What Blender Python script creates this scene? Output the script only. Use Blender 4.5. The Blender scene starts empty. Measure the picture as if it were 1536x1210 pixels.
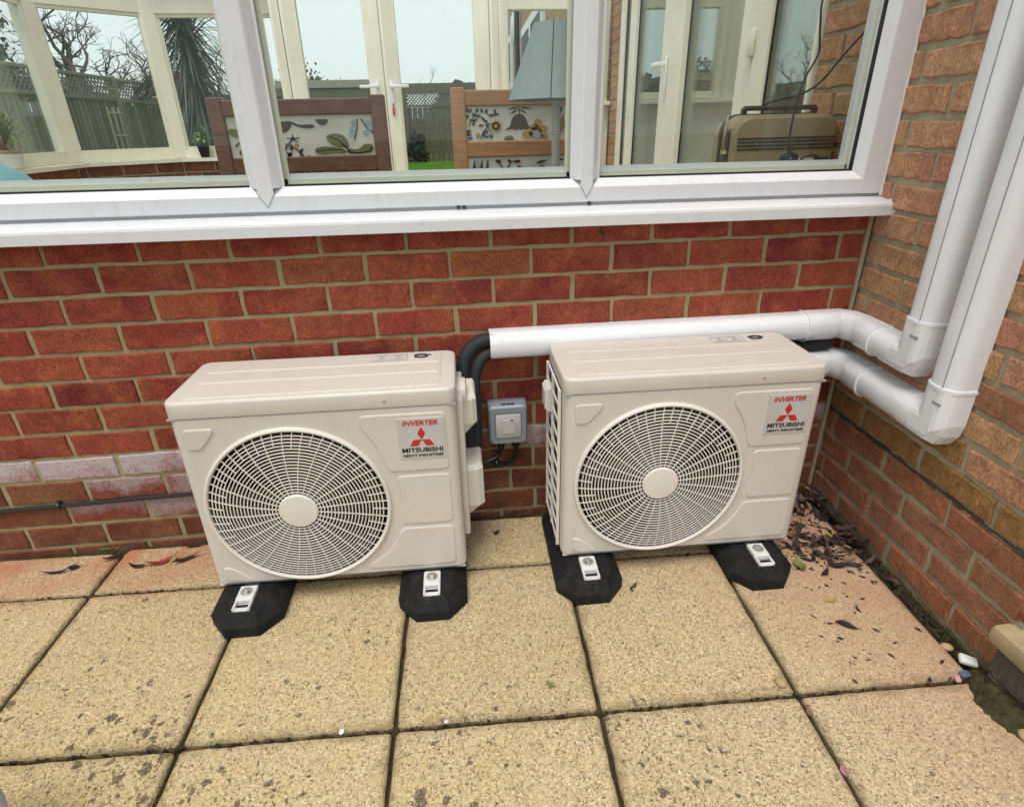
import bpy, bmesh, math, random
from mathutils import Vector, Matrix, Euler
random.seed(7)
S = bpy.context.scene
COL = S.collection
R = math.radians
# ------------------------------------------------------------------ camera
cam = bpy.data.cameras.new('camera')
cam.sensor_fit = 'HORIZONTAL'; cam.sensor_width = 36.0
cam.lens = 874.155 / 1536 * 36.0
cam.clip_start = 0.02; cam.clip_end = 2000
camo = bpy.data.objects.new('camera', cam); COL.objects.link(camo)
camo.matrix_world = Matrix(((0.993274, 0.068098, -0.09364, -1.22543),
                            (-0.113815, 0.425776, -0.897642, -1.6104),
                            (-0.021258, 0.902262, 0.430663, 1.17604),
                            (0, 0, 0, 1)))
S.camera = camo
# ------------------------------------------------------------------ sky and sun
SUN_EL, SUN_AZ = R(70), R(205)           # azimuth clockwise from +y
W = bpy.data.worlds.new('World'); S.world = W; W.use_nodes = True
wn = W.node_tree; wn.nodes.clear()
wo = wn.nodes.new('ShaderNodeOutputWorld'); bg = wn.nodes.new('ShaderNodeBackground')
sk = wn.nodes.new('ShaderNodeTexSky'); sk.sky_type = 'NISHITA'; sk.sun_disc = False
sk.sun_elevation = SUN_EL; sk.sun_rotation = SUN_AZ; sk.air_density = 1.0; sk.dust_density = 3.0; sk.ozone_density = 1.0
hs = wn.nodes.new('ShaderNodeHueSaturation'); hs.inputs['Saturation'].default_value = 0.38
ov = wn.nodes.new('ShaderNodeMix'); ov.data_type = 'RGBA'; ov.inputs[0].default_value = 0.62   # overcast veil
ov.inputs[7].default_value = (9.2, 9.8, 9.7, 1)
wn.links.new(sk.outputs[0], hs.inputs['Color']); wn.links.new(hs.outputs[0], ov.inputs[6])
bg.inputs['Strength'].default_value = 0.124
wn.links.new(ov.outputs[2], bg.inputs['Color']); wn.links.new(bg.outputs[0], wo.inputs['Surface'])
sun = bpy.data.lights.new('sun', 'SUN'); sun.energy = 2.25; sun.angle = R(28); sun.color = (1.0, 0.955, 0.89)
suno = bpy.data.objects.new('sun', sun); COL.objects.link(suno)
sd = Vector((math.sin(SUN_AZ) * math.cos(SUN_EL), math.cos(SUN_AZ) * math.cos(SUN_EL), math.sin(SUN_EL)))
suno.rotation_euler = (-sd).to_track_quat('-Z', 'Y').to_euler(); suno.location = (0, 0, 20)
S.view_settings.view_transform = 'Standard'; S.view_settings.look = 'None'
S.view_settings.gamma = 1.0; S.view_settings.exposure = 0.0; S.view_settings.use_curve_mapping = False
S.render.engine = 'CYCLES'
S.cycles.max_bounces = 10; S.cycles.transparent_max_bounces = 24; S.cycles.use_denoising = True

# ------------------------------------------------------------------ mesh builder
class MB:
    def __init__(s): s.v = []; s.f = []; s.m = []; s.sm = []
    def add(s, vs, fs, mat=0, smooth=False, M=None):
        o = len(s.v)
        for p in vs:
            p = Vector(p)
            s.v.append(M @ p if M else p)
        for f in fs:
            s.f.append([i + o for i in f]); s.m.append(mat); s.sm.append(smooth)
        return s
    def box(s, a, b, bev=0.0, seg=1, mat=0, M=None, smooth=False):
        a, b = Vector(a), Vector(b)
        if bev <= 0:
            x0, y0, z0 = a; x1, y1, z1 = b
            vs = [(x0,y0,z0),(x1,y0,z0),(x1,y1,z0),(x0,y1,z0),(x0,y0,z1),(x1,y0,z1),(x1,y1,z1),(x0,y1,z1)]
            fs = [(0,3,2,1),(4,5,6,7),(0,1,5,4),(1,2,6,5),(2,3,7,6),(3,0,4,7)]
            return s.add(vs, fs, mat, smooth, M)
        bm = bmesh.new(); bmesh.ops.create_cube(bm, size=1)
        for v in bm.verts:
            v.co = Vector([(a[i] + b[i]) / 2 + v.co[i] * (b[i] - a[i]) for i in range(3)])
        bmesh.ops.bevel(bm, geom=bm.edges[:], offset=bev, segments=seg, profile=0.5, affect='EDGES')
        bm.verts.index_update()
        s.add([v.co for v in bm.verts], [[v.index for v in f.verts] for f in bm.faces], mat, smooth or seg > 1, M)
        bm.free(); return s
    def prism(s, pts, d0, d1, plane='xz', mat=0, bev=0.0, M=None, smooth=False, seg=1):
        """polygon pts (2D, CCW) extruded along the third axis from d0 to d1"""
        def P(p, d):
            return {'xz': (p[0], d, p[1]), 'xy': (p[0], p[1], d), 'yz': (d, p[0], p[1])}[plane]
        bm = bmesh.new()
        A = [bm.verts.new(P(p, d0)) for p in pts]; B_ = [bm.verts.new(P(p, d1)) for p in pts]
        n = len(pts); bm.faces.new(A); bm.faces.new(B_[::-1])
        for i in range(n): bm.faces.new((A[i], B_[i], B_[(i+1) % n], A[(i+1) % n]))
        bmesh.ops.recalc_face_normals(bm, faces=bm.faces[:])
        if bev > 0:
            es = [e for e in bm.edges if all(v in A for v in e.verts)]
            bmesh.ops.bevel(bm, geom=es, offset=bev, segments=seg, profile=0.5, affect='EDGES')
        bm.verts.index_update()
        s.add([v.co for v in bm.verts], [[v.index for v in f.verts] for f in bm.faces], mat, smooth, M)
        bm.free(); return s
    def tube(s, path, r, n=10, mat=0, M=None, closed=False, prof=None, caps=True, up=Vector((0,0,1)), smooth=True):
        path = [Vector(p) for p in path]; m = len(path)
        rs = r if isinstance(r, (list, tuple)) else [r] * m
        vs = []; fs = []; prevN = None
        for i, p in enumerate(path):
            if closed: t = path[(i+1) % m] - path[i-1]
            else: t = path[min(i+1, m-1)] - path[max(i-1, 0)]
            t.normalize()
            if prevN is None:
                u = up - t * up.dot(t)
                if u.length < 1e-3: u = Vector((1,0,0)) - t * t.x
            else:
                u = prevN - t * prevN.dot(t)
            u.normalize(); prevN = u; w = t.cross(u)
            if prof:
                for (a, b) in prof: vs.append(p + w * a * rs[i] + u * b * rs[i])
            else:
                for k in range(n):
                    an = 2 * math.pi * k / n
                    vs.append(p + (w * math.cos(an) + u * math.sin(an)) * rs[i])
        if prof: n = len(prof)
        for i in range(m if closed else m - 1):
            j = (i + 1) % m
            for k in range(n):
                l = (k + 1) % n
                fs.append((i*n+k, i*n+l, j*n+l, j*n+k))
        s.add(vs, fs, mat, smooth, M)
        if caps and not closed:
            s.add(vs[:n], [list(range(n))[::-1]], mat, False, M); s.add(vs[-n:], [list(range(n))], mat, False, M)
        return s
    def lathe(s, prof, n=24, mat=0, M=None, smooth=True, caps=True):
        vs = []; fs = []
        for (r, z) in prof:
            for k in range(n):
                a = 2 * math.pi * k / n; vs.append((r * math.cos(a), r * math.sin(a), z))
        for i in range(len(prof) - 1):
            for k in range(n):
                l = (k + 1) % n; fs.append((i*n+k, i*n+l, (i+1)*n+l, (i+1)*n+k))
        s.add(vs, fs, mat, smooth, M)
        if caps:
            m = len(prof)
            if prof[0][0] > 1e-5: s.add(vs[:n], [list(range(n))[::-1]], mat, False, M)
            if prof[-1][0] > 1e-5: s.add(vs[(m-1)*n:], [list(range(n))], mat, False, M)
        return s
    def loft(s, loops, mat=0, M=None, smooth=False, caps=True):
        n = len(loops[0]); vs = [p for l in loops for p in l]; fs = []
        for i in range(len(loops) - 1):
            for k in range(n):
                l = (k + 1) % n; fs.append((i*n+k, i*n+l, (i+1)*n+l, (i+1)*n+k))
        s.add(vs, fs, mat, smooth, M)
        if caps:
            s.add(loops[0], [list(range(n))[::-1]], mat, False, M); s.add(loops[-1], [list(range(n))], mat, False, M)
        return s
    def mesh(s, name, mats, fix=True):
        me = bpy.data.meshes.new(name)
        me.from_pydata([tuple(v) for v in s.v], [], s.f)
        for m in (mats if isinstance(mats, (list, tuple)) else [mats]): me.materials.append(m)
        me.polygons.foreach_set('material_index', s.m); me.polygons.foreach_set('use_smooth', s.sm)
        if fix:
            bm = bmesh.new(); bm.from_mesh(me); bmesh.ops.recalc_face_normals(bm, faces=bm.faces[:]); bm.to_mesh(me); bm.free()
        me.update()
        if any(s.sm): me.set_sharp_from_angle(angle=R(38))
        return me
    def obj(s, name, mats, parent=None, loc=None, fix=True):
        return link(name, s.mesh(name, mats, fix), parent, loc)
def link(name, me, parent=None, loc=None, rot=None, scale=None):
    o = bpy.data.objects.new(name, me); COL.objects.link(o)
    if parent: o.parent = parent
    if loc is not None: o.location = loc
    if rot is not None: o.rotation_euler = rot
    if scale is not None: o.scale = scale
    return o
def tag(o, label, cat, group=None, kind=None):
    if label: o['label'] = label
    if cat: o['category'] = cat
    if group: o['group'] = group
    if kind: o['kind'] = kind
    return o
def thing(name, label, cat, loc=(0,0,0), rz=0.0, group=None):
    o = bpy.data.objects.new(name, None); COL.objects.link(o); o.empty_display_size = 0.05
    o.location = loc; o.rotation_euler = (0, 0, rz)
    return tag(o, label, cat, group)
def smooth_path(pts, n=8):
    P = [Vector(p) for p in pts]; out = []
    for i in range(len(P) - 1):
        p0, p1, p2, p3 = P[max(i-1,0)], P[i], P[i+1], P[min(i+2, len(P)-1)]
        for k in range(n):
            t = k / n
            out.append(0.5 * ((2*p1) + (p2-p0)*t + (2*p0-5*p1+4*p2-p3)*t*t + (3*p1-p0-3*p2+p3)*t**3))
    out.append(P[-1]); return out

# ------------------------------------------------------------------ materials
class NT:
    def __init__(s, name):
        s.m = bpy.data.materials.new(name); s.m.use_nodes = True; s.t = s.m.node_tree; s.t.nodes.clear()
        s.out = s.n('ShaderNodeOutputMaterial')
    def n(s, ty, **kw):
        x = s.t.nodes.new(ty)
        for k, v in kw.items(): setattr(x, k, v)
        return x
    def l(s, a, b): s.t.links.new(a, b)
    def set(s, sock, v):
        if hasattr(v, 'is_linked') or isinstance(v, bpy.types.NodeSocket): s.l(v, sock)
        else: sock.default_value = v
    def noise(s, vec, scale, detail=3, rough=0.55, dist=0.0):
        x = s.n('ShaderNodeTexNoise'); s.l(vec, x.inputs['Vector'])
        x.inputs['Scale'].default_value = scale; x.inputs['Detail'].default_value = detail
        x.inputs['Roughness'].default_value = rough; x.inputs['Distortion'].default_value = dist
        return x.outputs[0]
    def voro(s, vec, scale, out=0, rnd=1.0):
        x = s.n('ShaderNodeTexVoronoi'); s.l(vec, x.inputs['Vector']); x.inputs['Scale'].default_value = scale
        x.inputs['Randomness'].default_value = rnd
        return x.outputs[out]
    def ramp(s, fac, stops):
        x = s.n('ShaderNodeValToRGB'); s.l(fac, x.inputs[0]); cr = x.color_ramp
        while len(cr.elements) > len(stops): cr.elements.remove(cr.elements[-1])
        while len(cr.elements) < len(stops): cr.elements.new(1.0)
        for e, (p, c) in zip(cr.elements, stops):
            e.position = p; e.color = (c, c, c, 1) if isinstance(c, (int, float)) else (*c, 1)
        return x.outputs[0]
    def mix(s, fac, a, b, mode='MIX'):
        x = s.n('ShaderNodeMix'); x.data_type = 'RGBA'; x.blend_type = mode
        s.set(x.inputs[0], fac)
        for i, v in ((6, a), (7, b)):
            s.set(x.inputs[i], v if not isinstance(v, tuple) or len(v) == 4 else (*v, 1))
        return x.outputs[2]
    def math(s, op, a, b=None, clamp=False):
        x = s.n('ShaderNodeMath', operation=op); x.use_clamp = clamp; s.set(x.inputs[0], a)
        if b is not None: s.set(x.inputs[1], b)
        return x.outputs[0]
    def bump(s, h, strength=0.3, dist=0.002, normal=None):
        x = s.n('ShaderNodeBump'); s.l(h, x.inputs['Height']); x.inputs['Strength'].default_value = strength
        x.inputs['Distance'].default_value = dist
        if normal is not None: s.l(normal, x.inputs['Normal'])
        return x.outputs[0]
    def coord(s, kind='Object', rnd=True):
        tc = s.n('ShaderNodeTexCoord'); v = tc.outputs[kind]
        s.oi = s.n('ShaderNodeObjectInfo')
        if rnd:
            m = s.n('ShaderNodeVectorMath', operation='MULTIPLY_ADD')
            c = s.n('ShaderNodeCombineXYZ')
            for i, k in enumerate((37.0, 61.0, 17.0)): s.l(s.math('MULTIPLY', s.oi.outputs['Random'], k), c.inputs[i])
            m.inputs[1].default_value = (1, 1, 1); s.l(v, m.inputs[0]); s.l(c.outputs[0], m.inputs[2]); return m.outputs[0]
        return v
    def pos(s): return s.n('ShaderNodeNewGeometry').outputs['Position']
    def scalevec(s, vec, sc):
        m = s.n('ShaderNodeVectorMath', operation='MULTIPLY'); s.l(vec, m.inputs[0]); m.inputs[1].default_value = sc; return m.outputs[0]
    def bsdf(s, color, rough=0.5, normal=None, **kw):
        b = s.n('ShaderNodeBsdfPrincipled')
        s.set(b.inputs['Base Color'], (*color, 1) if isinstance(color, tuple) and len(color) == 3 else color)
        s.set(b.inputs['Roughness'], rough)
        if normal is not None: s.l(normal, b.inputs['Normal'])
        for k, v in kw.items(): s.set(b.inputs[k.replace('_', ' ')], v)
        s.l(b.outputs[0], s.out.inputs['Surface']); return s.m

def simple(name, col, rough=0.5, var=0.12, nscale=8.0, bscale=120.0, bstr=0.05, dirt=0.0, **kw):
    t = NT(name); v = t.coord('Object')
    n = t.noise(v, nscale, 4)
    f = t.ramp(n, [(0.3, 1 - var), (0.7, 1 + var * 0.4)])
    c = t.mix(1.0, col, f, 'MULTIPLY')
    if dirt:
        dv = t.noise(t.scalevec(v, (1.0, 1.0, 0.45)), 26, 6, 0.78)
        sp = t.ramp(t.voro(v, 95), [(0.05, 1.0), (0.10, 0.0)])
        sm_ = t.math('MULTIPLY', sp, t.ramp(t.noise(v, 16, 2), [(0.52, 0.0), (0.6, 1.0)]))
        c = t.mix(t.math('MULTIPLY', t.math('MAXIMUM', t.ramp(dv, [(0.52, 0.0), (0.74, 1.0)]), t.math('MULTIPLY', sm_, 0.8)), dirt), c, (0.23, 0.19, 0.13))
    rr = t.ramp(t.noise(v, nscale * 3, 3), [(0.3, max(rough - 0.07, 0.02)), (0.7, min(rough + 0.07, 1))])
    return t.bsdf(c, rr, t.bump(t.noise(v, bscale, 3), bstr, 0.001), **kw)

def brick_mat(name, stops, tint, bloom=0.0, pits=0.25, creases=0.5, moss=0.0):
    t = NT(name); v = t.coord('Object')
    rnd = t.oi.outputs['Random']
    base = t.ramp(rnd, stops)
    n1 = t.noise(v, 9, 4, 0.6); n2 = t.noise(t.scalevec(v, (210, 210, 120)), 1.0, 3, 0.7, 0.6)
    fine = t.noise(v, 430, 3, 0.75)
    c = t.mix(t.ramp(n1, [(0.42, 0.0), (0.72, 0.75)]), base, tint)
    c = t.mix(0.85, c, t.ramp(n2, [(0.30, 0.45), (0.48, 0.95), (0.70, 1.55)]), 'MULTIPLY')
    blotch = t.noise(v, 24, 3, 0.6); c = t.mix(0.8, c, t.ramp(blotch, [(0.3, 0.7), (0.55, 1.0), (0.75, 1.35)]), 'MULTIPLY')
    c = t.mix(0.7, c, t.ramp(fine, [(0.3, 0.58), (0.5, 1.02), (0.72, 1.5)]), 'MULTIPLY')
    if pits:
        d = t.voro(v, 150)
        pm = t.math('MULTIPLY', t.ramp(d, [(0.14, 1.0), (0.24, 0.0)]), t.ramp(t.noise(v, 45, 2), [(0.5, 0.0), (0.62, 1.0)]))
        c = t.mix(t.math('MULTIPLY', pm, pits), c, (0.03, 0.022, 0.018))
    if bloom:
        sv = t.n('ShaderNodeSeparateXYZ'); tc = t.n('ShaderNodeTexCoord'); t.l(tc.outputs['Object'], sv.inputs[0])
        g = t.math('ADD', t.noise(v, 7, 5, 0.7), t.math('MULTIPLY', sv.outputs[2], 3.0))
        m = t.ramp(g, [(0.47 - 0.16 * bloom, 0.0), (0.62 - 0.1 * bloom, 0.95)])
        m = t.math('MULTIPLY', m, t.ramp(n2, [(0.25, 0.35), (0.6, 1.0)]))
        c = t.mix(t.math('MULTIPLY', m, min(1.0, bloom)), c, (0.52, 0.48, 0.50))
    if moss:
        c = t.mix(t.math('MULTIPLY', t.ramp(t.noise(v, 22, 5, 0.7), [(0.40, 0.0), (0.62, 1.0)]), moss), c, (0.055, 0.058, 0.022))
    h = t.math('ADD', t.math('MULTIPLY', n2, creases), t.math('MULTIPLY', fine, 0.35))
    nrm = t.bump(h, 0.75, 0.0035)
    return t.bsdf(c, 0.86, nrm, Specular_IOR_Level=0.25)

M = {}
RED = [(0.0, (0.150, 0.024, 0.018)), (0.2, (0.265, 0.045, 0.030)), (0.45, (0.315, 0.070, 0.040)), (0.6, (0.21, 0.036, 0.028)), (0.8, (0.30, 0.055, 0.036)), (1.0, (0.285, 0.085, 0.040))]
M['brick_red'] = brick_mat('red_brick', RED, (0.38, 0.118, 0.052), creases=0.9)
M['brick_low'] = brick_mat('red_brown_brick', [(0, (0.15, 0.045, 0.026)), (0.5, (0.20, 0.066, 0.036)), (1, (0.14, 0.046, 0.03))], (0.26, 0.115, 0.055), moss=0.15)
M['brick_bloom'] = brick_mat('salt_bloomed_brick', RED, (0.34, 0.10, 0.05), bloom=1.05)
M['brick_bloom2'] = brick_mat('lightly_bloomed_brick', [(0, (0.17, 0.042, 0.028)), (0.5, (0.23, 0.062, 0.038)), (1, (0.19, 0.046, 0.032))], (0.27, 0.09, 0.045), bloom=0.6)
BUFF = [(0.0, (0.42, 0.225, 0.130)), (0.18, (0.47, 0.235, 0.165)), (0.36, (0.45, 0.265, 0.140)), (0.54, (0.42, 0.180, 0.125)), (0.72, (0.42, 0.255, 0.125)), (0.86, (0.46, 0.205, 0.150)), (1.0, (0.41, 0.215, 0.115))]
M['brick_buff'] = brick_mat('buff_pink_brick', BUFF, (0.40, 0.235, 0.11), pits=0.85, creases=0.25)
M['brick_plinth'] = brick_mat('plinth_brick', [(0, (0.29, 0.098, 0.052)), (0.35, (0.25, 0.108, 0.058)), (0.7, (0.33, 0.115, 0.056)), (1, (0.29, 0.125, 0.08))], (0.28, 0.15, 0.075), pits=0.5, creases=0.2, moss=0.12)
M['brick_ochre'] = brick_mat('ochre_brick', [(0, (0.29, 0.15, 0.055)), (1, (0.26, 0.115, 0.05))], (0.27, 0.17, 0.06), pits=0.6, creases=0.2, moss=0.2)
M['brick_moss'] = brick_mat('mossy_brick', [(0, (0.12, 0.085, 0.05)), (1, (0.15, 0.10, 0.055))], (0.10, 0.09, 0.04), pits=0.6, creases=0.4, moss=0.9)
M['brick_grey'] = brick_mat('grey_riser_brick', [(0, (0.10, 0.085, 0.07)), (1, (0.13, 0.11, 0.085))], (0.11, 0.105, 0.075), pits=0.5, creases=0.3, moss=0.5)

def mortar_mat(name, a, b, dark):
    t = NT(name); v = t.coord('Object', False)
    n = t.noise(v, 14, 5, 0.65); f = t.noise(v, 300, 3, 0.7)
    c = t.mix(t.ramp(n, [(0.3, 0.0), (0.7, 1.0)]), a, b)
    c = t.mix(t.math('MULTIPLY', t.ramp(t.noise(v, 5, 5, 0.7), [(0.54, 0.0), (0.7, 1.0)]), 0.6), c, dark)
    c = t.mix(0.6, c, t.ramp(f, [(0.3, 0.7), (0.7, 1.2)]), 'MULTIPLY')
    return t.bsdf(c, 0.95, t.bump(t.math('ADD', t.noise(v, 60, 4), f), 0.7, 0.003), Specular_IOR_Level=0.2)
M['mortar'] = mortar_mat('wall_mortar', (0.335, 0.275, 0.145), (0.41, 0.34, 0.195), (0.23, 0.18, 0.09))
M['mortar2'] = mortar_mat('weathered_mortar', (0.32, 0.275, 0.18), (0.42, 0.36, 0.25), (0.12, 0.11, 0.065))

def slab_mat():
    t = NT('exposed_aggregate_paving'); v = t.coord('Object', True); p = t.pos()
    sx = t.n('ShaderNodeSeparateXYZ'); t.l(p, sx.inputs[0]); X, Y, Z = sx.outputs
    rnd = t.oi.outputs['Random']
    base = t.ramp(rnd, [(0, (0.475, 0.365, 0.212)), (0.3, (0.560, 0.432, 0.240)), (0.6, (0.520, 0.392, 0.245)), (1, (0.600, 0.472, 0.268))])
    big = t.noise(v, 5, 4, 0.6)
    c = t.mix(t.ramp(big, [(0.35, 0.0), (0.7, 0.8)]), base, (0.575, 0.445, 0.285))
    # aggregate grains
    cell = t.voro(v, 300, 1)
    sc = t.n('ShaderNodeSeparateColor'); t.l(cell, sc.inputs[0])
    c = t.mix(0.8, c, t.ramp(sc.outputs[0], [(0.0, 0.42), (0.16, 0.75), (0.5, 1.0), (0.85, 1.18), (1.0, 1.6)]), 'MULTIPLY')
    c = t.mix(t.math('MULTIPLY', t.ramp(sc.outputs[1], [(0.925, 0.0), (0.94, 1.0)]), 0.75), c, (0.10, 0.058, 0.034))
    grit = t.noise(v, 420, 3, 0.7)
    c = t.mix(0.75, c, t.ramp(grit, [(0.32, 0.62), (0.5, 1.0), (0.7, 1.28)]), 'MULTIPLY')
    # lichen specks: grow larger and thicker towards the front left of the paving
    lf = t.math('ADD', t.math('MULTIPLY', t.math('ADD', X, 0.9), -0.42), t.math('MULTIPLY', t.math('ADD', Y, 0.55), -0.95), False)
    # yellow algae at front left
    alg = t.math('MULTIPLY', t.ramp(lf, [(0.1, 0.0), (0.9, 1.0)]), t.ramp(t.noise(p, 11, 4), [(0.35, 0.2), (0.65, 1.0)]))
    c = t.mix(t.math('MULTIPLY', alg, 0.45), c, (0.62, 0.50, 0.185))
    wob = t.n('ShaderNodeVectorMath', operation='ADD'); t.l(v, wob.inputs[0])
    nc = t.n('ShaderNodeTexNoise'); t.l(v, nc.inputs['Vector']); nc.inputs['Scale'].default_value = 55
    t.l(t.scalevec(nc.outputs[1], (0.028, 0.028, 0.028)), wob.inputs[1])
    d1 = t.voro(wob.outputs[0], 40); d2 = t.voro(wob.outputs[0], 95)
    patch = t.ramp(t.noise(p, 3.2, 3), [(0.40, 0.0), (0.66, 1.0)])
    th = t.math('MULTIPLY', t.math('ADD', t.math('MULTIPLY', lf, 0.30), t.math('ADD', t.math('MULTIPLY', patch, 0.20), -0.035)), 1.0, True)
    vc = t.n('ShaderNodeTexVoronoi'); t.l(wob.outputs[0], vc.inputs['Vector']); vc.inputs['Scale'].default_value = 40
    s3 = t.n('ShaderNodeSeparateColor'); t.l(vc.outputs[1], s3.inputs[0])
    th1 = t.math('MULTIPLY', th, t.ramp(s3.outputs[0], [(0.25, 0.15), (0.95, 1.9)]))
    m1 = t.ramp(t.math('SUBTRACT', th1, d1), [(0.0, 0.0), (0.11, 1.0)])
    m1 = t.math('MULTIPLY', m1, t.ramp(t.noise(v, 240, 2, 0.6), [(0.3, 0.45), (0.55, 1.0)]))
    m2 = t.ramp(t.math('SUBTRACT', t.math('ADD', th, 0.05), d2), [(0.0, 0.0), (0.09, 1.0)])
    c = t.mix(t.math('MULTIPLY', m1, 0.90), c, (0.075, 0.055, 0.048))
    c = t.mix(t.math('MULTIPLY', m2, 0.75), c, (0.11, 0.078, 0.05))
    # brick-dust stains near the wall, left (orange) and right corner (pink)
    n3 = t.noise(p, 6.5, 5, 0.62)
    wl = t.math('MULTIPLY', t.ramp(Y, [(0.0, 0.0), (1.0, 1.0)]), 0.0)
    ml = t.n('ShaderNodeMapRange'); t.l(Y, ml.inputs[0]); ml.inputs[1].default_value = -0.30; ml.inputs[2].default_value = -0.05
    mx = t.n('ShaderNodeMapRange'); t.l(X, mx.inputs[0]); mx.inputs[1].default_value = -1.2; mx.inputs[2].default_value = -1.7
    st = t.math('MULTIPLY', t.math('MULTIPLY', ml.outputs[0], mx.outputs[0]), t.ramp(n3, [(0.36, 0.1), (0.58, 1.0)]))
    c = t.mix(t.math('MULTIPLY', st, 0.85), c, (0.48, 0.165, 0.085))
    rx = t.n('ShaderNodeMapRange'); t.l(t.math('ADD', X, t.math('MULTIPLY', Y, 0.45)), rx.inputs[0]); rx.inputs[1].default_value = -0.85; rx.inputs[2].default_value = -0.32
    st2 = t.math('MULTIPLY', rx.outputs[0], t.ramp(n3, [(0.3, 0.45), (0.6, 1.0)]))
    c = t.mix(t.math('MULTIPLY', st2, 0.75), c, (0.49, 0.265, 0.185))
    # grime along the slab edges
    og = t.n('ShaderNodeTexCoord'); so = t.n('ShaderNodeSeparateXYZ'); t.l(og.outputs['Generated'], so.inputs[0])
    ex = t.math('ABSOLUTE', t.math('SUBTRACT', so.outputs[0], 0.5)); ey = t.math('ABSOLUTE', t.math('SUBTRACT', so.outputs[1], 0.5))
    e = t.math('ADD', t.math('MAXIMUM', ex, ey), t.math('MULTIPLY', t.math('SUBTRACT', t.noise(p, 18, 4), 0.5), 0.10))
    em = t.ramp(e, [(0.455, 0.0), (0.505, 1.0)])
    c = t.mix(t.math('MULTIPLY', em, 0.55), c, (0.16, 0.115, 0.055))
    h = t.math('ADD', t.math('MULTIPLY', sc.outputs[0], 0.5), t.math('ADD', grit, t.math('MULTIPLY', t.noise(v, 90, 3), 0.8)))
    return t.bsdf(c, 0.9, t.bump(h, 0.75, 0.0032), Specular_IOR_Level=0.22)
M['slab'] = slab_mat()

def soil_mat(name, a, b):
    t = NT(name); v = t.coord('Object', False)
    c = t.mix(t.ramp(t.noise(v, 40, 5, 0.7), [(0.35, 0.0), (0.65, 1.0)]), a, b)
    return t.bsdf(c, 0.97, t.bump(t.noise(v, 220, 4, 0.7), 1.0, 0.005), Specular_IOR_Level=0.15)
M['joint'] = soil_mat('joint_dirt', (0.030, 0.022, 0.013), (0.085, 0.066, 0.032))
M['soil'] = soil_mat('garden_soil', (0.04, 0.03, 0.02), (0.07, 0.055, 0.03))
M['moss'] = soil_mat('dark_moss', (0.035, 0.028, 0.015), (0.085, 0.075, 0.032))

M['upvc'] = simple('white_upvc', (0.69, 0.692, 0.715), 0.28, 0.015, 3.0, 60, 0.02, dirt=0.16)
M['upvc_old'] = simple('cream_white_upvc', (0.81, 0.775, 0.63), 0.32, 0.08, 4.0, 60, 0.02)
M['trunk'] = simple('white_trunking_plastic', (0.77, 0.78, 0.81), 0.24, 0.012, 3.0, 60, 0.015, dirt=0.10)
M['seam'] = simple('dark_seam', (0.30, 0.30, 0.31), 0.6)
M['gasket'] = simple('black_gasket_rubber', (0.012, 0.012, 0.013), 0.5)
M['ivory'] = simple('ivory_painted_steel', (0.60, 0.555, 0.495), 0.34, 0.03, 5.0, 420, 0.07, dirt=0.13)
M['ivory_pl'] = simple('ivory_plastic', (0.70, 0.66, 0.60), 0.34, 0.03, 3.0, 300, 0.03)
M['dark'] = simple('fan_black', (0.008, 0.008, 0.009), 0.55)
M['fanblade'] = simple('fan_dark_grey', (0.022, 0.022, 0.022), 0.45)
M['coil'] = simple('coil_fins', (0.030, 0.032, 0.036), 0.55)
M['rubber'] = simple('recycled_black_rubber', (0.0085, 0.0088, 0.010), 0.75, 0.5, 30, 260, 0.8, dirt=0.12, Specular_IOR_Level=0.3)
M['foam'] = simple('black_pipe_foam', (0.014, 0.016, 0.022), 0.7, 0.2, 20, 200, 0.2)
M['cable'] = simple('black_cable_sheath', (0.012, 0.012, 0.013), 0.42)
M['bracket'] = simple('cast_bracket', (0.62, 0.62, 0.61), 0.35, 0.08, 20, 150, 0.08, dirt=0.3)
M['steel'] = simple('zinc_bolt', (0.62, 0.62, 0.61), 0.28, 0.1, 40, Metallic=1.0)
M['badge'] = simple('silver_badge', (0.50, 0.475, 0.455), 0.35, 0.05)
M['red_ink'] = simple('red_print', (0.52, 0.022, 0.025), 0.4)
M['black_ink'] = simple('black_print', (0.02, 0.02, 0.024), 0.4)
M['grey_ink'] = simple('grey_print', (0.26, 0.25, 0.26), 0.5)
M['label'] = simple('pale_label', (0.60, 0.565, 0.52), 0.4)
M['box_grey'] = simple('grey_switch_box', (0.235, 0.265, 0.305), 0.4, 0.05)
M['box_pale'] = simple('pale_switch_cover', (0.52, 0.50, 0.50), 0.3, 0.05)
M['white_pl'] = simple('white_plastic', (0.8, 0.8, 0.8), 0.3)
M['caulk'] = simple('sealant', (0.70, 0.66, 0.62), 0.6, 0.15, 30)
def wood(name, a, b, vary=False):
    t = NT(name); v = t.coord('Object'); 
    n = t.noise(t.scalevec(v, (1, 6, 6)), 9, 5, 0.6, 1.5)
    c = t.mix(t.ramp(n, [(0.35, 0.0), (0.65, 1.0)]), a, b)
    c = t.mix(0.5, c, t.ramp(t.noise(t.scalevec(v, (8, 200, 200)), 1, 3), [(0.3, 0.7), (0.7, 1.15)]), 'MULTIPLY')
    if vary: c = t.mix(1.0, c, t.ramp(t.oi.outputs['Random'], [(0.0, 0.62), (1.0, 1.22)]), 'MULTIPLY')
    return t.bsdf(c, 0.5, t.bump(n, 0.1, 0.001))
M['walnut'] = wood('dark_chair_wood', (0.135, 0.055, 0.030), (0.215, 0.092, 0.050))
M['oak'] = wood('oak_chair_wood', (0.42, 0.205, 0.085), (0.52, 0.275, 0.125))
M['fence'] = wood('weathered_fence_timber', (0.20, 0.18, 0.15), (0.31, 0.28, 0.235), True)
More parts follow.
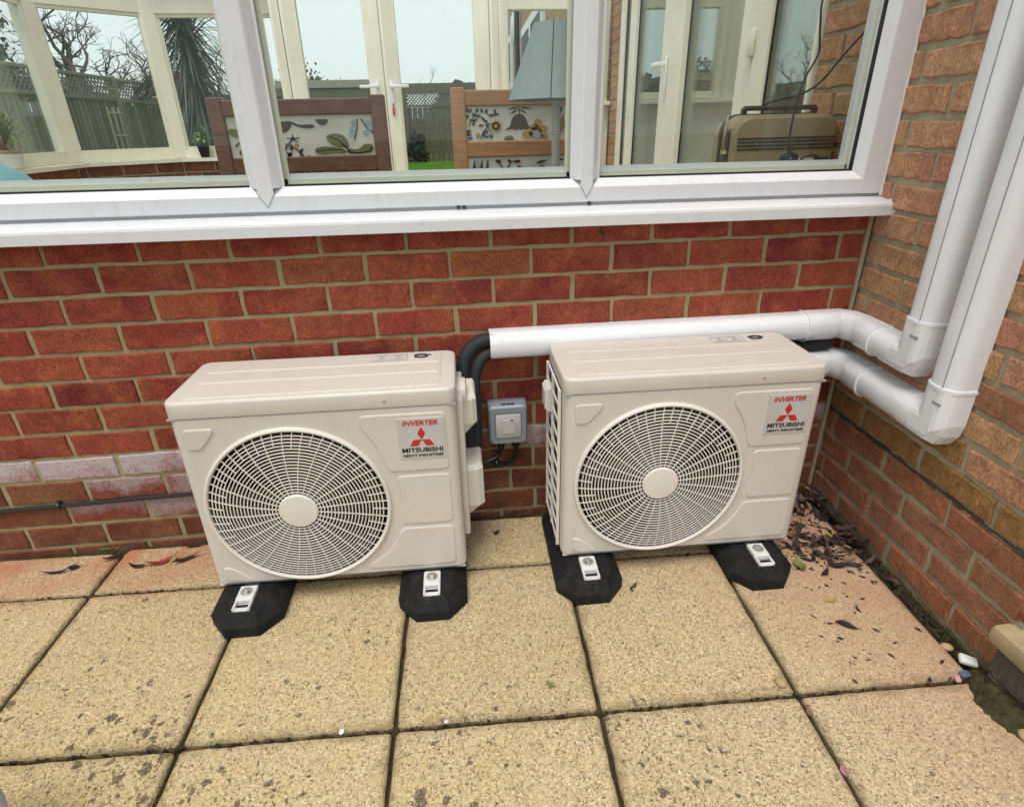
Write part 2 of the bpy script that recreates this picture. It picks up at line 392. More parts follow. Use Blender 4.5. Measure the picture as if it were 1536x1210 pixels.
M['pale_wood'] = wood('pale_ladder_timber', (0.42, 0.38, 0.29), (0.5, 0.45, 0.36))
M['fence2'] = wood('dark_fence_timber', (0.10, 0.088, 0.066), (0.165, 0.145, 0.11))
M['linen'] = simple('cream_linen', (0.70, 0.655, 0.575), 0.9, 0.08, 20, 500, 0.25)
M['p_brown'] = simple('brown_fabric_print', (0.105, 0.072, 0.062), 0.9)
M['p_grey'] = simple('dark_grey_fabric_print', (0.075, 0.075, 0.07), 0.9)
M['p_olive'] = simple('olive_fabric_print', (0.195, 0.205, 0.085), 0.9)
M['p_yellow'] = simple('mustard_fabric_print', (0.52, 0.31, 0.045), 0.9)
M['p_blue'] = simple('pale_blue_fabric_print', (0.38, 0.47, 0.50), 0.9)
M['p_red'] = simple('red_fabric_print', (0.42, 0.05, 0.055), 0.9)
M['p_ochre'] = simple('ochre_fabric_print', (0.33, 0.18, 0.05), 0.9)
M['shade'] = simple('grey_green_lampshade', (0.335, 0.385, 0.388), 0.85, 0.08, 30, 500, 0.25)
M['lampmetal'] = simple('brushed_lamp_metal', (0.55, 0.56, 0.54), 0.4, 0.05)
M['case'] = simple('tan_hard_case', (0.34, 0.27, 0.15), 0.42, 0.12, 12, 300, 0.1)
M['case_dark'] = simple('case_brown_trim', (0.065, 0.050, 0.040), 0.45)
M['case_brass'] = simple('case_brass', (0.42, 0.33, 0.16), 0.35, Metallic=0.7)
M['curtain'] = simple('taupe_curtain', (0.74, 0.58, 0.40), 0.9, 0.1, 12, 300, 0.1)
M['teal'] = simple('teal_cushion', (0.22, 0.42, 0.46), 0.9, 0.2, 14, 300, 0.2)
M['orange'] = simple('orange_print', (0.60, 0.26, 0.04), 0.9)
M['room'] = simple('dim_room_wall', (0.45, 0.40, 0.33), 0.9)
M['plaster'] = simple('pale_plaster', (0.70, 0.67, 0.60), 0.9)
M['tilefloor'] = simple('conservatory_floor_tile', (0.42, 0.36, 0.28), 0.5)
M['ceramic'] = simple('white_ceramic', (0.72, 0.72, 0.68), 0.3, 0.1)
M['leaf_y'] = simple('yellow_green_leaf', (0.20, 0.24, 0.05), 0.55, 0.3, 30)
M['leaf_o'] = simple('orange_leaf', (0.30, 0.17, 0.05), 0.55, 0.3, 30)
M['leaf_g'] = simple('bright_green_leaf', (0.12, 0.24, 0.04), 0.5, 0.3, 30)
M['palm'] = simple('palm_frond', (0.065, 0.085, 0.060), 0.5, 0.4, 3)
M['bark'] = simple('bark', (0.085, 0.066, 0.055), 0.9, 0.3, 20, 60, 0.4)
M['conifer'] = simple('conifer_needles', (0.030, 0.050, 0.030), 0.8, 0.5, 3)
M['hedge'] = simple('hedge_leaves', (0.085, 0.105, 0.035), 0.7, 0.5, 3)
M['blossom'] = simple('red_leaf_shrub', (0.32, 0.065, 0.045), 0.7, 0.4, 6)
M['lawn'] = simple('lawn_turf', (0.13, 0.30, 0.03), 0.9, 0.35, 3.0, 80, 0.6)
M['grass'] = simple('grass_blades', (0.16, 0.36, 0.035), 0.7, 0.3, 5.0)
M['rooftile'] = simple('roof_tile', (0.13, 0.075, 0.055), 0.9, 0.3, 6)
M['metal_dark'] = simple('aerial_metal', (0.12, 0.12, 0.12), 0.5)
M['shedwood'] = wood('shed_timber', (0.20, 0.17, 0.13), (0.28, 0.24, 0.19))
M['concrete'] = simple('tan_stone_step', (0.38, 0.29, 0.165), 0.9, 0.3, 14, 160, 0.6)
M['dead1'] = simple('dead_leaf_dark', (0.028, 0.015, 0.013), 0.6, 0.4, 30, 120, 0.3)
M['dead2'] = simple('dead_leaf_brown', (0.072, 0.035, 0.022), 0.65, 0.4, 30, 120, 0.3)
M['dead3'] = simple('dead_leaf_tan', (0.20, 0.115, 0.055), 0.7, 0.3, 30, 120, 0.3)
M['leaf_red'] = simple('dead_leaf_red', (0.27, 0.025, 0.03), 0.5, 0.4, 30, 120, 0.2)
M['leaf_yel'] = simple('dead_leaf_yellow', (0.40, 0.28, 0.085), 0.6, 0.3, 30, 120, 0.2)
M['leaf_grn'] = simple('dead_leaf_green', (0.17, 0.18, 0.055), 0.55, 0.3, 30, 120, 0.2)
M['pebble'] = simple('tan_pebble', (0.42, 0.31, 0.16), 0.8, 0.25, 40)
M['blue_pl'] = simple('blue_plastic', (0.10, 0.14, 0.24), 0.4)
M['pink'] = simple('pink_petal', (0.55, 0.32, 0.30), 0.6)
M['magenta'] = simple('magenta_petal', (0.40, 0.12, 0.22), 0.6)
M['greyshape'] = simple('grey_shape_plastic', (0.25, 0.22, 0.22), 0.6, 0.1)
def glass_mat(name, tint, extra=0.0, base=0.45):
    t = NT(name)
    tr = t.n('ShaderNodeBsdfTransparent'); tr.inputs[0].default_value = (*tint, 1)
    gl = t.n('ShaderNodeBsdfGlossy'); gl.inputs['Roughness'].default_value = 0.006; gl.inputs['Color'].default_value = (0.95, 1, 0.98, 1)
    fr = t.n('ShaderNodeFresnel'); fr.inputs['IOR'].default_value = 1.5
    f = t.math('MULTIPLY', fr.outputs[0], base + extra, True)
    mx = t.n('ShaderNodeMixShader'); t.l(f, mx.inputs[0]); t.l(tr.outputs[0], mx.inputs[1]); t.l(gl.outputs[0], mx.inputs[2])
    t.l(mx.outputs[0], t.out.inputs['Surface']); return t.m
M['glass'] = glass_mat('window_glass', (0.972, 0.992, 0.984))
M['glass_in'] = glass_mat('bay_glass', (0.975, 0.992, 0.986), 0.0, 0.2)
M['glass_dbl'] = glass_mat('double_glazing', (0.95, 0.965, 0.955), 0.35)
def far_brick():
    t = NT('far_brick_courses'); v = t.coord('Object', False)
    sv = t.n('ShaderNodeSeparateXYZ'); t.l(v, sv.inputs[0]); cv = t.n('ShaderNodeCombineXYZ')
    t.l(sv.outputs[1], cv.inputs[0]); t.l(sv.outputs[2], cv.inputs[1])
    b = t.n('ShaderNodeTexBrick'); t.l(cv.outputs[0], b.inputs['Vector'])
    b.inputs['Color1'].default_value = (0.36, 0.19, 0.11, 1); b.inputs['Color2'].default_value = (0.42, 0.26, 0.15, 1)
    b.inputs['Mortar'].default_value = (0.42, 0.36, 0.27, 1); b.inputs['Scale'].default_value = 1.0
    b.inputs['Brick Width'].default_value = 0.225; b.inputs['Row Height'].default_value = 0.075; b.inputs['Mortar Size'].default_value = 0.008
    return t.bsdf(b.outputs[0], 0.9)
M['far_brick'] = far_brick()

# ------------------------------------------------------------------ ground
g = MB(); g.add([(-60,-60,-0.045),(60,-60,-0.045),(60,80,-0.045),(-60,80,-0.045)], [(0,1,2,3)])
tag(g.obj('ground', M['joint']), 'dark dirt bed under the paving and garden', None, kind='structure')
A_ = -0.037
E1 = Vector((math.cos(A_), math.sin(A_), 0)); E2 = Vector((-math.sin(A_), math.cos(A_), 0))
ORG = Vector((-0.956, -0.763, 0)); PX, PY = 0.4535, 0.492
patio = MB().box((-4.2,-3.4,-0.06), (0.6,-0.001,-0.016)).obj('patio', M['joint'])
tag(patio, 'pale yellow square slab paving with dark dirty joints', None, kind='structure')
def slab_mesh(w, d, seed):
    rg = random.Random(seed); n = 16; pts = []
    hw, hd = w/2, d/2; c = 0.006
    def side(a, b):
        for i in range(n):
            t = i / n
            if i == 0: t = 0.012
            elif i == 1: t = 0.03
            elif i == n - 1: t = 0.985
            pts.append((a[0] + (b[0]-a[0])*t + rg.uniform(-.0014,.0014), a[1] + (b[1]-a[1])*t + rg.uniform(-.0014,.0014)))
    cs = [(-hw,-hd),(hw,-hd),(hw,hd),(-hw,hd)]
    for i in range(4): side(cs[i], cs[(i+1) % 4])
    m = MB()
    def lp(ins, z, jit=0.0):
        out = []
        for (x, y) in pts:
            out.append((x - math.copysign(ins, x) * (abs(x) / hw) ** 6, y - math.copysign(ins, y) * (abs(y) / hd) ** 6, z + rg.uniform(-jit, jit)))
        return out
    m.loft([lp(0, -0.045), lp(0, -0.006, 0.0015), lp(0.0035, -0.001, 0.0007), lp(0.009, 0.0)], smooth=False)
    return m.mesh('paving_slab', M['slab'])
sm_cache = {}
J = 0.0102
for i in range(-5, 3):
    for j in range(-4, 2):
        # column i spans V(i) .. V(i+1), row j: 0 = between B and A
        x0, x1 = i*PX, (i+1)*PX; y0, y1 = j*PY, (j+1)*PY
        if j == 1: y1 = y0 - 0.016 - (ORG + E1*x0 + E2*y0).y
        if i == 1: x1 = x0 + 0.424
        if i > 1: continue
        w, d = x1-x0-J, y1-y0-J
        c = ORG + E1 * ((x0+x1)/2) + E2 * ((y0+y1)/2)
        key = (round(w,3), round(d,3), random.randint(0, 3))
        if key not in sm_cache: sm_cache[key] = slab_mesh(w, d, len(sm_cache))
        o = link('paving_slab', sm_cache[key], patio, c + Vector((0,0,random.uniform(-0.0015,0.0015))),
                 (random.uniform(-.002,.002), random.uniform(-.002,.002), A_ + random.uniform(-.002,.002)))

# ------------------------------------------------------------------ brickwork
def brick_mesh(L, H, D=0.06, seed=0, irr=0.0018, bev=0.0035):
    """front face looks to -y, centre of the front face at the origin"""
    rg = random.Random(seed); nx, nz = 6, 2
    def ring(ins, y, jit):
        out = []; hx, hz = L/2 - ins, H/2 - ins
        P = [(-hx + 2*hx*i/nx, -hz) for i in range(nx)] + [(hx, -hz + 2*hz*i/nz) for i in range(nz)] + \
            [(hx - 2*hx*i/nx, hz) for i in range(nx)] + [(-hx, hz - 2*hz*i/nz) for i in range(nz)]
        for i, (x, z) in enumerate(P): out.append((x + jx[i]*jit, y + jy[i]*jit*0.5, z + jz[i]*jit))
        return out
    n = 2*(nx+nz)
    jx = [rg.uniform(-1,1) for _ in range(n)]; jy = [rg.uniform(-1,1) for _ in range(n)]; jz = [rg.uniform(-1,1) for _ in range(n)]
    m = MB(); m.loft([ring(0, D, 0), ring(0, bev*1.2, irr), ring(bev*0.4, bev*0.35, irr), ring(bev, 0, irr)])
    return m
BV = {}
def brick_var(L, H, mat, nvar=5, **kw):
    k = (round(L,3), round(H,3), mat)
    if k not in BV: BV[k] = [brick_mesh(L, H, seed=100+i, **kw).mesh('brick', M[mat]) for i in range(nvar)]
    return random.choice(BV[k])
def place_brick(parent, x0, x1, z0, z1, mat, std, T, **kw):
    """T maps (along, z) of a wall to its frame matrix; standard bricks share meshes, cut ones are scaled copies"""
    L = x1 - x0; H = z1 - z0
    me = brick_var(std, H, mat, **kw)
    o = link('brick', me, parent)
    o.matrix_local = T @ Matrix.Translation((( x0+x1)/2 + random.uniform(-.0012,.0012), random.uniform(-0.0012,0.0008), (z0+z1)/2 + random.uniform(-.001,.001))) @ \
        Euler((random.uniform(-.008,.008), random.uniform(-.004,.004), random.uniform(-.006,.006))).to_matrix().to_4x4() @ Matrix.Diagonal((L/std, 1, 1, 1))
    return o
CH, CZ = 0.0783, 0.0121           # course height, bed offset of the low wall
wall = thing('brick_wall', 'low red brick wall with pale mortar under the long white window', 'wall')
MB().box((-3.3, 0.0045, -0.05), (-0.0005, 0.24, 0.945)).obj('mortar', M['mortar'], wall)
I4 = Matrix.Identity(4)
for n in range(0, 13):
    z0 = CZ + (n-1)*CH + 0.0053; z1 = CZ + n*CH - 0.0053
    if n == 12: z1 = 0.934
    ref = -2.348 if n % 2 else -2.235
    ref += {2: 0.036, 12: -0.006, 8: -0.006}.get(n, 0) + random.uniform(-.006, .006)
    joints = []; x = ref
    while x > -3.3: x -= 0.2265
    while x < -0.06: joints.append(x); x += 0.2265
    joints = [-3.3] + [j for j in joints if j > -3.25] + [-0.013]
    for a, b in zip(joints[:-1], joints[1:]):
        a2 = a + 0.0055 + random.uniform(-.0015,.0015); b2 = b - 0.0055 + random.uniform(-.0015,.0015)
        if b == joints[-1]: b2 = b
        xm = (a+b)/2; mat = 'brick_red'
        if n <= 1: mat = 'brick_low'
        if n == 2: mat = 'brick_bloom2' if -2.35 < xm < -2.05 else 'brick_low'
        if n == 3: mat = 'brick_bloom2' if xm < -2.0 and random.random() < .75 else ('brick_low' if random.random() < .5 else 'brick_red')
        if n == 4: mat = 'brick_bloom' if (xm < -1.95 or -1.15 < xm < -0.85) else 'brick_bloom2'
        place_brick(wall, a2, b2, z0, z1, mat, 0.2155, I4)
# dark bed at the foot of the wall, sealed corner joint
MB().tube([(-0.010, -0.004, z) for z in (0.0, 0.3, 0.6, 0.93)], 0.007, 6).obj('corner_sealant', M['mortar2'], wall)

# house wall, at a right angle, running towards the viewer and on into the conservatory
SL = 0.0397
hw = thing('house_wall', 'buff and pink brick house wall with red plinth courses behind white trunking', 'wall')
ang = math.atan2(-1.0, -SL)        # along-direction: towards the viewer (-y)
# wall frame: local x runs along the wall towards the viewer, local -y is the outward normal (-x world), z up
dx = Vector((-SL, -1, 0)).normalized(); up = Vector((0,0,1)); ny = up.cross(dx)     # local +y into the wall
TW = Matrix(((dx.x, ny.x, 0, 0), (dx.y, ny.y, 0, 0), (0, 0, 1, 0), (0, 0, 0, 1)))
def mort(x0, x1, z0, z1):
    m = MB().box((x0, 0.0055, z0), (x1, 0.25, z1)); o = m.obj('mortar', M['mortar2'], hw); o.matrix_local = TW; return o
mort(0.0, 0.80, -0.06, 3.0); mort(-0.46, -0.0003, 0.2, 2.3); mort(-3.46, -3.16, 0.2, 2.3)
RO = -0.0126
def wall_course(n, x_lo, x_hi, mat=None):
    z0 = CZ + RO + (n-1)*CH + 0.0065; z1 = CZ + RO + n*CH - 0.0065
    P_ = 0.2475
    if n >= 8: ref = 0.052 if n % 2 else 0.173
    else: ref = 0.155 if n % 2 else 0.281
    ref += random.uniform(-.008, .008)
    x = ref - 40*P_; js = []
    while x < x_hi:
        if x > x_lo + 0.025: js.append(x)
        x += P_
    js = [x_lo] + [j for j in js if j < x_hi - 0.025] + [x_hi]
    for a, b in zip(js[:-1], js[1:]):
        a2 = a + (0.006 if a != x_lo else 0.004); b2 = b - 0.006
        mm = mat
        if mm is None:
            if n <= 0: mm = 'brick_moss'
            elif n <= 4: mm = 'brick_plinth'
            elif n == 5 or (n == 6 and random.random() < .5): mm = 'brick_ochre'
            elif n == 8 and a > 0.35: mm = 'brick_plinth'
            else: mm = 'brick_buff'
        place_brick(hw, a2, b2, z0, z1, mm, 0.2355, TW, irr=0.0034, bev=0.0055)
for n in range(0, 22): wall_course(n, 0.0, 0.79)
for n in range(9, 26): wall_course(n, -0.455, -0.075, 'brick_buff')
for n in range(9, 28): wall_course(n, -3.455, -3.17, 'brick_buff')
TE = Matrix(((1,0,0,-SL*0.8),(0,1,0,-0.8045),(0,0,1,0),(0,0,0,1)))
for n in range(22, 38): wall_course(n, 0.0, 0.79, 'brick_buff')
for n in range(2, 38):
    z0 = CZ + RO + (n-1)*CH + 0.0065; z1 = CZ + RO + n*CH - 0.0065
    place_brick(hw, 0.004, 0.245 if n % 2 else 0.112, z0, z1, 'brick_plinth' if n <= 4 else 'brick_buff', 0.2355, TE, irr=0.0034, bev=0.0055)
    if n % 2 == 0: place_brick(hw, 0.124, 0.245, z0, z1, 'brick_plinth' if n <= 4 else 'brick_buff', 0.2355, TE, irr=0.0034, bev=0.0055)
# damp-proof course: a rough black line standing in the joint
dm = MB(); rg = random.Random(3)
for k in range(26):
    x = 0.0 + k * 0.03
    dm.box((x, 0.001 + rg.uniform(-.003,.001), CZ+RO+4*CH-0.004+rg.uniform(-.002,.002)), (x+0.0302, 0.03, CZ+RO+4*CH+0.002+rg.uniform(-.002,.003)))
o = dm.obj('damp_proof_strip', simple('bitumen', (0.055,0.05,0.04), 0.8, 0.4, 40, 100, 0.5), hw); o.matrix_local = TW

# ------------------------------------------------------------------ window of the conservatory, facing the viewer
win = thing('conservatory_window', 'long white plastic window of three panes above the red brick wall', 'window')
win.rotation_euler = (0, 0.0042, 0)
XL, XR = -3.2, -0.006
ZB, ZG_ = 0.978, 1.040
# sill: sloped board with a drip nose
sill = MB().prism([(0.05,0.930),(0.05,0.977),(0.010,0.975),(-0.058,0.965),(-0.066,0.961),(-0.068,0.955),(-0.068,0.930),(-0.060,0.928),(-0.058,0.934),(0.0,0.936)], -3.2, -0.0035, 'yz')
so = sill.obj('sill', M['upvc'], win)
ec = MB().prism([(0.0,0.927),(0.0,0.975),(-0.058,0.968),(-0.069,0.963),(-0.072,0.955),(-0.072,0.926),(-0.06,0.925)], -0.0034, 0.0125, 'yz', bev=0.003)
ec.obj('sill_end_cap', M['upvc'], win)
def rail_prof(z0, z1, y0=-0.004):
    return [(0.07, z0), (0.07, z1+0.028), (0.052, z1+0.028), (0.050, z1+0.004), (0.022, z1), (y0+0.004, z1-0.016), (y0, z1-0.020), (y0, z0+0.003), (y0+0.003, z0)]
MB().prism(rail_prof(ZB+0.004, ZG_), XL, XR, 'yz').obj('bottom_rail', M['upvc'], win)
MB().box((XL, 0.0, ZB-0.004), (XR-0.004, 0.06, ZB+0.0035)).obj('rail_shadow_gap', M['seam'], win)  # dark strip coloured as the shadow gap between rail and sill
def mullion(xc, w, z0=ZG_, z1=2.15, right=False):
    h = w/2
    m = MB()
    # outer half: flat front with slopes to the glass; inner half deeper and wider
    prof = [(-h, 0.022), (-h+0.016, -0.001), (-h+0.020, -0.004), (h-0.020, -0.004), (h-0.016, -0.001), (h, 0.022), (h+0.006, 0.022), (h+0.006, 0.030), (-h-0.006, 0.030), (-h-0.006, 0.022)]
    m.prism([(xc+a, b-0.0002) for a, b in prof], z0-0.002, z1, 'xy')
    # mitred V where it dies into the bottom rail
    m.prism([(xc-h+0.018, z0-0.016), (xc, z0-0.046), (xc+h-0.018, z0-0.016), (xc+h-0.018, z0), (xc-h+0.018, z0)], -0.0052, 0.0, 'xz')
    o = m.obj('mullion', M['upvc'], win)
    i = MB().prism([(xc-h-0.016, 0.052), (xc-h-0.004, 0.074), (xc+h+0.004, 0.074), (xc+h+0.016, 0.052), (xc+h+0.016, 0.046), (xc-h-0.016, 0.046)], z0+0.01, z1, 'xy')
    i.obj('inner_bead', M['upvc_old'], o)
    # hairline mitre seams
    s = MB()
    for sx in (-1, 1):
        s.tube([(xc, -0.0054, z0-0.046), (xc + sx*(h-0.018), -0.0054, z0-0.016), (xc + sx*h, 0.020, z0+0.001)], 0.0007, 4)
    s.obj('mitre_seam', M['seam'], o)
    return o
mullion(-1.671, 0.074); mullion(-0.850, 0.068); mullion(-2.58, 0.074)
jm = MB().prism([(-0.088,0.022),(-0.072,-0.001),(-0.068,-0.0047),(-0.010,-0.0047),(-0.0055,0.0),(-0.0055,0.0705),(-0.104,0.0705),(-0.104,0.052),(-0.088,0.030)], ZG_-0.0575, 2.15, 'xy')
jm.obj('jamb', M['upvc'], win)
MB().tube([(-0.005,-0.004,0.975),(-0.005,-0.004,1.5),(-0.005,-0.004,2.1)], 0.005, 6).obj('frame_sealant', M['caulk'], win)
MB().prism(rail_prof(2.10, 2.16), XL, XR, 'yz').obj('head_rail', M['upvc'], win)
for (a, b) in ((-3.15,-2.617), (-2.543,-1.708), (-1.634,-0.884), (-0.816,-0.088)):
    p = MB().box((a-0.006, 0.0345, ZG_-0.004), (b+0.006, 0.0385, 2.11)).obj('pane', M['glass'], win)
    gk = MB()
    for (q, r_, s_) in (((a, ZG_+0.0012), (b, ZG_+0.0012), 0), ((a+0.0012, ZG_), (a+0.0012, 2.1), 1), ((b-0.0012, ZG_), (b-0.0012, 2.1), 1)):
        if s_: gk.box((q[0]-0.003, 0.023, q[1]), (q[0]+0.003, 0.034, r_[1]))
        else: gk.box((q[0], 0.023, q[1]-0.003), (r_[0], 0.034, q[1]+0.0035))
    gk.obj('gasket', M['gasket'], p)
    # spacer bar of the sealed unit
    sp = MB()
    sp.box((a, 0.040, ZG_+0.004), (b, 0.052, ZG_+0.016)); sp.box((a+0.002, 0.040, ZG_), (a+0.012, 0.052, 2.1)); sp.box((b-0.012, 0.040, ZG_), (b-0.002, 0.052, 2.1))
    sp.obj('spacer_bar', M['upvc_old'], p)
for i, (x, z) in enumerate(((-1.195, 0.9795), (-1.18, 0.979), (-0.845, 0.979))):
    MB().box((x, -0.006, z-0.002), (x+0.008, 0.0, z+0.003)).obj('drain_slot', M['gasket'], win)

# ------------------------------------------------------------------ lettering
def text_mesh(s, size, width=None, shear=0.0, bold=0.0, ext=0.0003):
    cu = bpy.data.curves.new('lettering', 'FONT'); cu.body = s; cu.size = size; cu.shear = shear; cu.offset = bold
    cu.extrude = ext; cu.align_x = 'CENTER'; cu.align_y = 'CENTER'; cu.resolution_u = 2
    ob = bpy.data.objects.new('lettering', cu); COL.objects.link(ob)
    bpy.context.view_layer.update()
    dg = bpy.context.evaluated_depsgraph_get()
    me = bpy.data.meshes.new_from_object(ob.evaluated_get(dg), depsgraph=dg)
    bpy.data.objects.remove(ob); bpy.data.curves.remove(cu)
    xs = [v.co.x for v in me.vertices]; k = width / (max(xs) - min(xs)) if width else 1.0
    for v in me.vertices: v.co.x *= k
    return me
def put_text(s, size, width, mat, parent, loc, rot, **kw):
    me = text_mesh(s, size, width, **kw); me.materials.clear(); me.materials.append(mat)
    return link('lettering', me, parent, loc, rot)

# ------------------------------------------------------------------ outdoor air conditioning unit
UW, UD, UZ0, UZ1, UZL = 0.672, 0.262, 0.066, 0.578, 0.6155
FC = (-0.077, UZ0 + 0.2405); FR = 0.2295
def rounded_rect(x0, x1, z0, z1, r, n=4):
    out = []
    for (cx, cz, a0) in ((x1-r, z0+r, -90), (x1-r, z1-r, 0), (x0+r, z1-r, 90), (x0+r, z0+r, 180)):
        for k in range(n+1):
            a = R(a0 + 90*k/n); out.append((cx + r*math.cos(a), cz + r*math.sin(a)))
    return out
def round_poly(P, r, n=4):
    out = []; m = len(P)
    for i in range(m):
        p = Vector(P[i]); a = (Vector(P[i-1]) - p); b = (Vector(P[(i+1) % m]) - p)
        rr = min(r, a.length*0.45, b.length*0.45); a = p + a.normalized()*rr; b = p + b.normalized()*rr
        for k in range(n+1):
            t = k/n; q = a*(1-t)**2 + p*2*t*(1-t) + b*t*t; out.append((q.x, q.y))
    return out
def make_ac():
    t = thing('air_conditioner', '', 'air conditioner')
    r = 0.024; w2 = UW/2
    # casing: wrap-round sides and a pierced front
    m = MB(); prof = []
    for k in range(7):
        a = R(-90 + 90*k/6); prof.append((w2-r + r*math.cos(a), r + r*math.sin(a)))
    prof += [(w2, UD-0.01), (w2-0.01, UD), (-w2+0.01, UD), (-w2, UD-0.01)]
    for k in range(7):
        a = R(180 + 90*k/6); prof.append((-w2+r + r*math.cos(a), r + r*math.sin(a)))
    zs = [UZ0+0.004, UZ0+0.012, UZ1]
    n = len(prof)
    for (za, zb, ia, ib) in ((zs[0], zs[1], 0.003, 0.0), (zs[1], zs[2], 0.0, 0.0)):
        A = [(x*(1-ia/w2), y + (ia if y < UD/2 else -ia), za) for x, y in prof]; B_ = [(x, y, zb) for x, y in prof]
        m.add(A + B_, [(i, i+1, n+i+1, n+i) for i in range(n-1)], 0, True)
    # front plate with the round opening
    x0, x1 = -w2+r, w2-r; z0, z1 = zs[1], UZ1; N = 96
    angs = sorted([2*math.pi*k/N for k in range(N)] + [math.atan2(z-FC[1], x-FC[0]) % (2*math.pi) for x in (x0, x1) for z in (z0, z1)])
    inn, outp = [], []
    for a in angs:
        ca, sa = math.cos(a), math.sin(a); tt = 1e9
        if ca > 1e-9: tt = min(tt, (x1-FC[0])/ca)
        if ca < -1e-9: tt = min(tt, (x0-FC[0])/ca)
        if sa > 1e-9: tt = min(tt, (z1-FC[1])/sa)
        if sa < -1e-9: tt = min(tt, (z0-FC[1])/sa)
        inn.append((FC[0]+FR*ca, 0, FC[1]+FR*sa)); outp.append((FC[0]+tt*ca, 0, FC[1]+tt*sa))
    k = len(angs)
    m.add(inn + outp, [(i, (i+1) % k, k+(i+1) % k, k+i) for i in range(k)])
    # bell mouth behind the opening, floor and back of the box
    m.add(inn + [(x*0+FC[0]+(x-FC[0])*0.985, 0.06, FC[1]+(z-FC[1])*0.985) for x, y, z in inn], [(i, (i+1) % k, k+(i+1) % k, k+i) for i in range(k)], 1, True)
    m.add([(-w2+.004,0.004,zs[0]),(w2-.004,0.004,zs[0]),(w2-.004,UD-.004,zs[0]),(-w2+.004,UD-.004,zs[0])], [(0,1,2,3)])
    body = m.obj('casing', [M['ivory'], M['fanblade']], t)
    # black chamber and fan
    f = MB().lathe([(0.232, 0), (0.232, 0.01)], 48, M=Matrix.Translation((FC[0], 0.075, FC[1])) @ Matrix.Rotation(R(-90), 4, 'X'))
    ch = f.obj('fan_chamber', M['dark'], t)
    b = MB()
    for q in range(3):
        a0 = 2*math.pi*q/3 + 0.5; vs = []; fs = []
        for i in range(9):
            for j in range(6):
                u = i/8; rr = 0.06 + (0.215-0.06)*j/5
                a = a0 + u*1.55 + 0.25*(j/5)
                vs.append((FC[0] + rr*math.cos(a), 0.022 + 0.040*u, FC[1] + rr*math.sin(a)))
        for i in range(8):
            for j in range(5): fs.append((i*6+j, i*6+j+1, (i+1)*6+j+1, (i+1)*6+j))
        b.add(vs, fs, 0, True)
    b.lathe([(0.062, 0), (0.062, 0.05), (0.0, 0.055)], 24, M=Matrix.Translation((FC[0], 0.074, FC[1])) @ Matrix.Rotation(R(90), 4, 'X'))
    fan = b.obj('fan', M['fanblade'], t, fix=False)
    # guard: rim, rings and swept spokes, slightly domed
    def gy(rr): return -0.0145 + 0.012*(rr/0.228)**3
    gm = MB()
    def P(rr, a, dy=0.0): return (FC[0] + rr*math.cos(a), gy(rr)+dy, FC[1] + rr*math.sin(a))
    gm.tube([(FC[0]+0.2255*math.cos(2*math.pi*k/96), -0.001, FC[1]+0.2255*math.sin(2*math.pi*k/96)) for k in range(96)], 1.0, closed=True,
            prof=[(0.0060*math.cos(q*math.pi/4), 0.0085*math.sin(q*math.pi/4)) for q in range(8)], up=Vector((0,1,0)))
    rings = [0.0555 + 0.0086*i for i in range(19)]
    for rr in rings:
        w_ = 0.00135
        gm.tube([P(rr, 2*math.pi*k/72) for k in range(72)], 1.0, closed=True, prof=[(-w_,-0.0012),(-w_*.5,-0.0016),(w_*.5,-0.0016),(w_,-0.0012),(w_,0.0010),(-w_,0.0010)], up=Vector((0,1,0)))
    for q in range(56):
        a = 2*math.pi*q/56 + 0.02
        inner = 0.05 if q % 2 == 0 else (0.176 if q % 4 == 1 else 0.186)
        path = []
        for i in range(8):
            rr = inner + (0.226-inner)*i/7
            path.append(P(rr, a - 0.07*((rr/0.226)**2) + 0.07, -0.0006))
        gm.tube(path, 1.0, prof=[(-0.0010,-0.0013),(0.0010,-0.0013),(0.0010,0.0013),(-0.0010,0.0013)], up=Vector((0,1,0)), smooth=False)
    gr = gm.obj('fan_grille', M['ivory_pl'], t)
    MB().lathe([(0.049, 0.0), (0.049, 0.006), (0.046, 0.009), (0.030, 0.0105), (0.0, 0.011)], 40, M=Matrix.Translation((FC[0], gy(0.05)+0.004, FC[1])) @ Matrix.Rotation(R(90), 4, 'X')).obj('hub_cap', M['ivory_pl'], gr)
    # raised panels pressed in the front sheet
    X0 = -w2
    def pan(P_, rad=0.014):
        pts = round_poly([(X0 + a*UW/0.677, UZ0 + b*0.97) for a, b in P_], rad)
        MB().prism(pts, -0.0034, 0.001, 'xz', bev=0.0030, seg=2, smooth=False).obj('embossed_panel', M['ivory'], t)
    pan([(0.027,0.437),(0.060,0.437),(0.097,0.480),(0.097,0.494),(0.027,0.494)], 0.012)
    pan([(0.030,0.020),(0.100,0.018),(0.068,0.052),(0.046,0.068),(0.030,0.068)], 0.010)
    pan([(0.497,0.338),(0.650,0.338),(0.650,0.504),(0.441,0.504),(0.441,0.470),(0.462,0.440),(0.480,0.400)])
    pan([(0.515,0.170),(0.650,0.170),(0.650,0.324),(0.515,0.324),(0.521,0.25)])
    pan([(0.415,0.026),(0.650,0.026),(0.650,0.157),(0.512,0.157),(0.497,0.120),(0.465,0.076),(0.415,0.042)])
    # maker's badge
    bx, bz = X0 + 0.588*UW/0.677, UZ0 + 0.433*0.97
    bd = MB().box((bx-0.057, -0.0052, bz-0.056), (bx+0.057, -0.003, bz+0.057), 0.0008).obj('badge', M['badge'], t)
    rot = (R(90), 0, 0)
    put_text('INVERTER', 0.0175, 0.086, M['red_ink'], bd, (bx-0.002, -0.0056, bz+0.043), rot, shear=0.22, bold=0.0005)
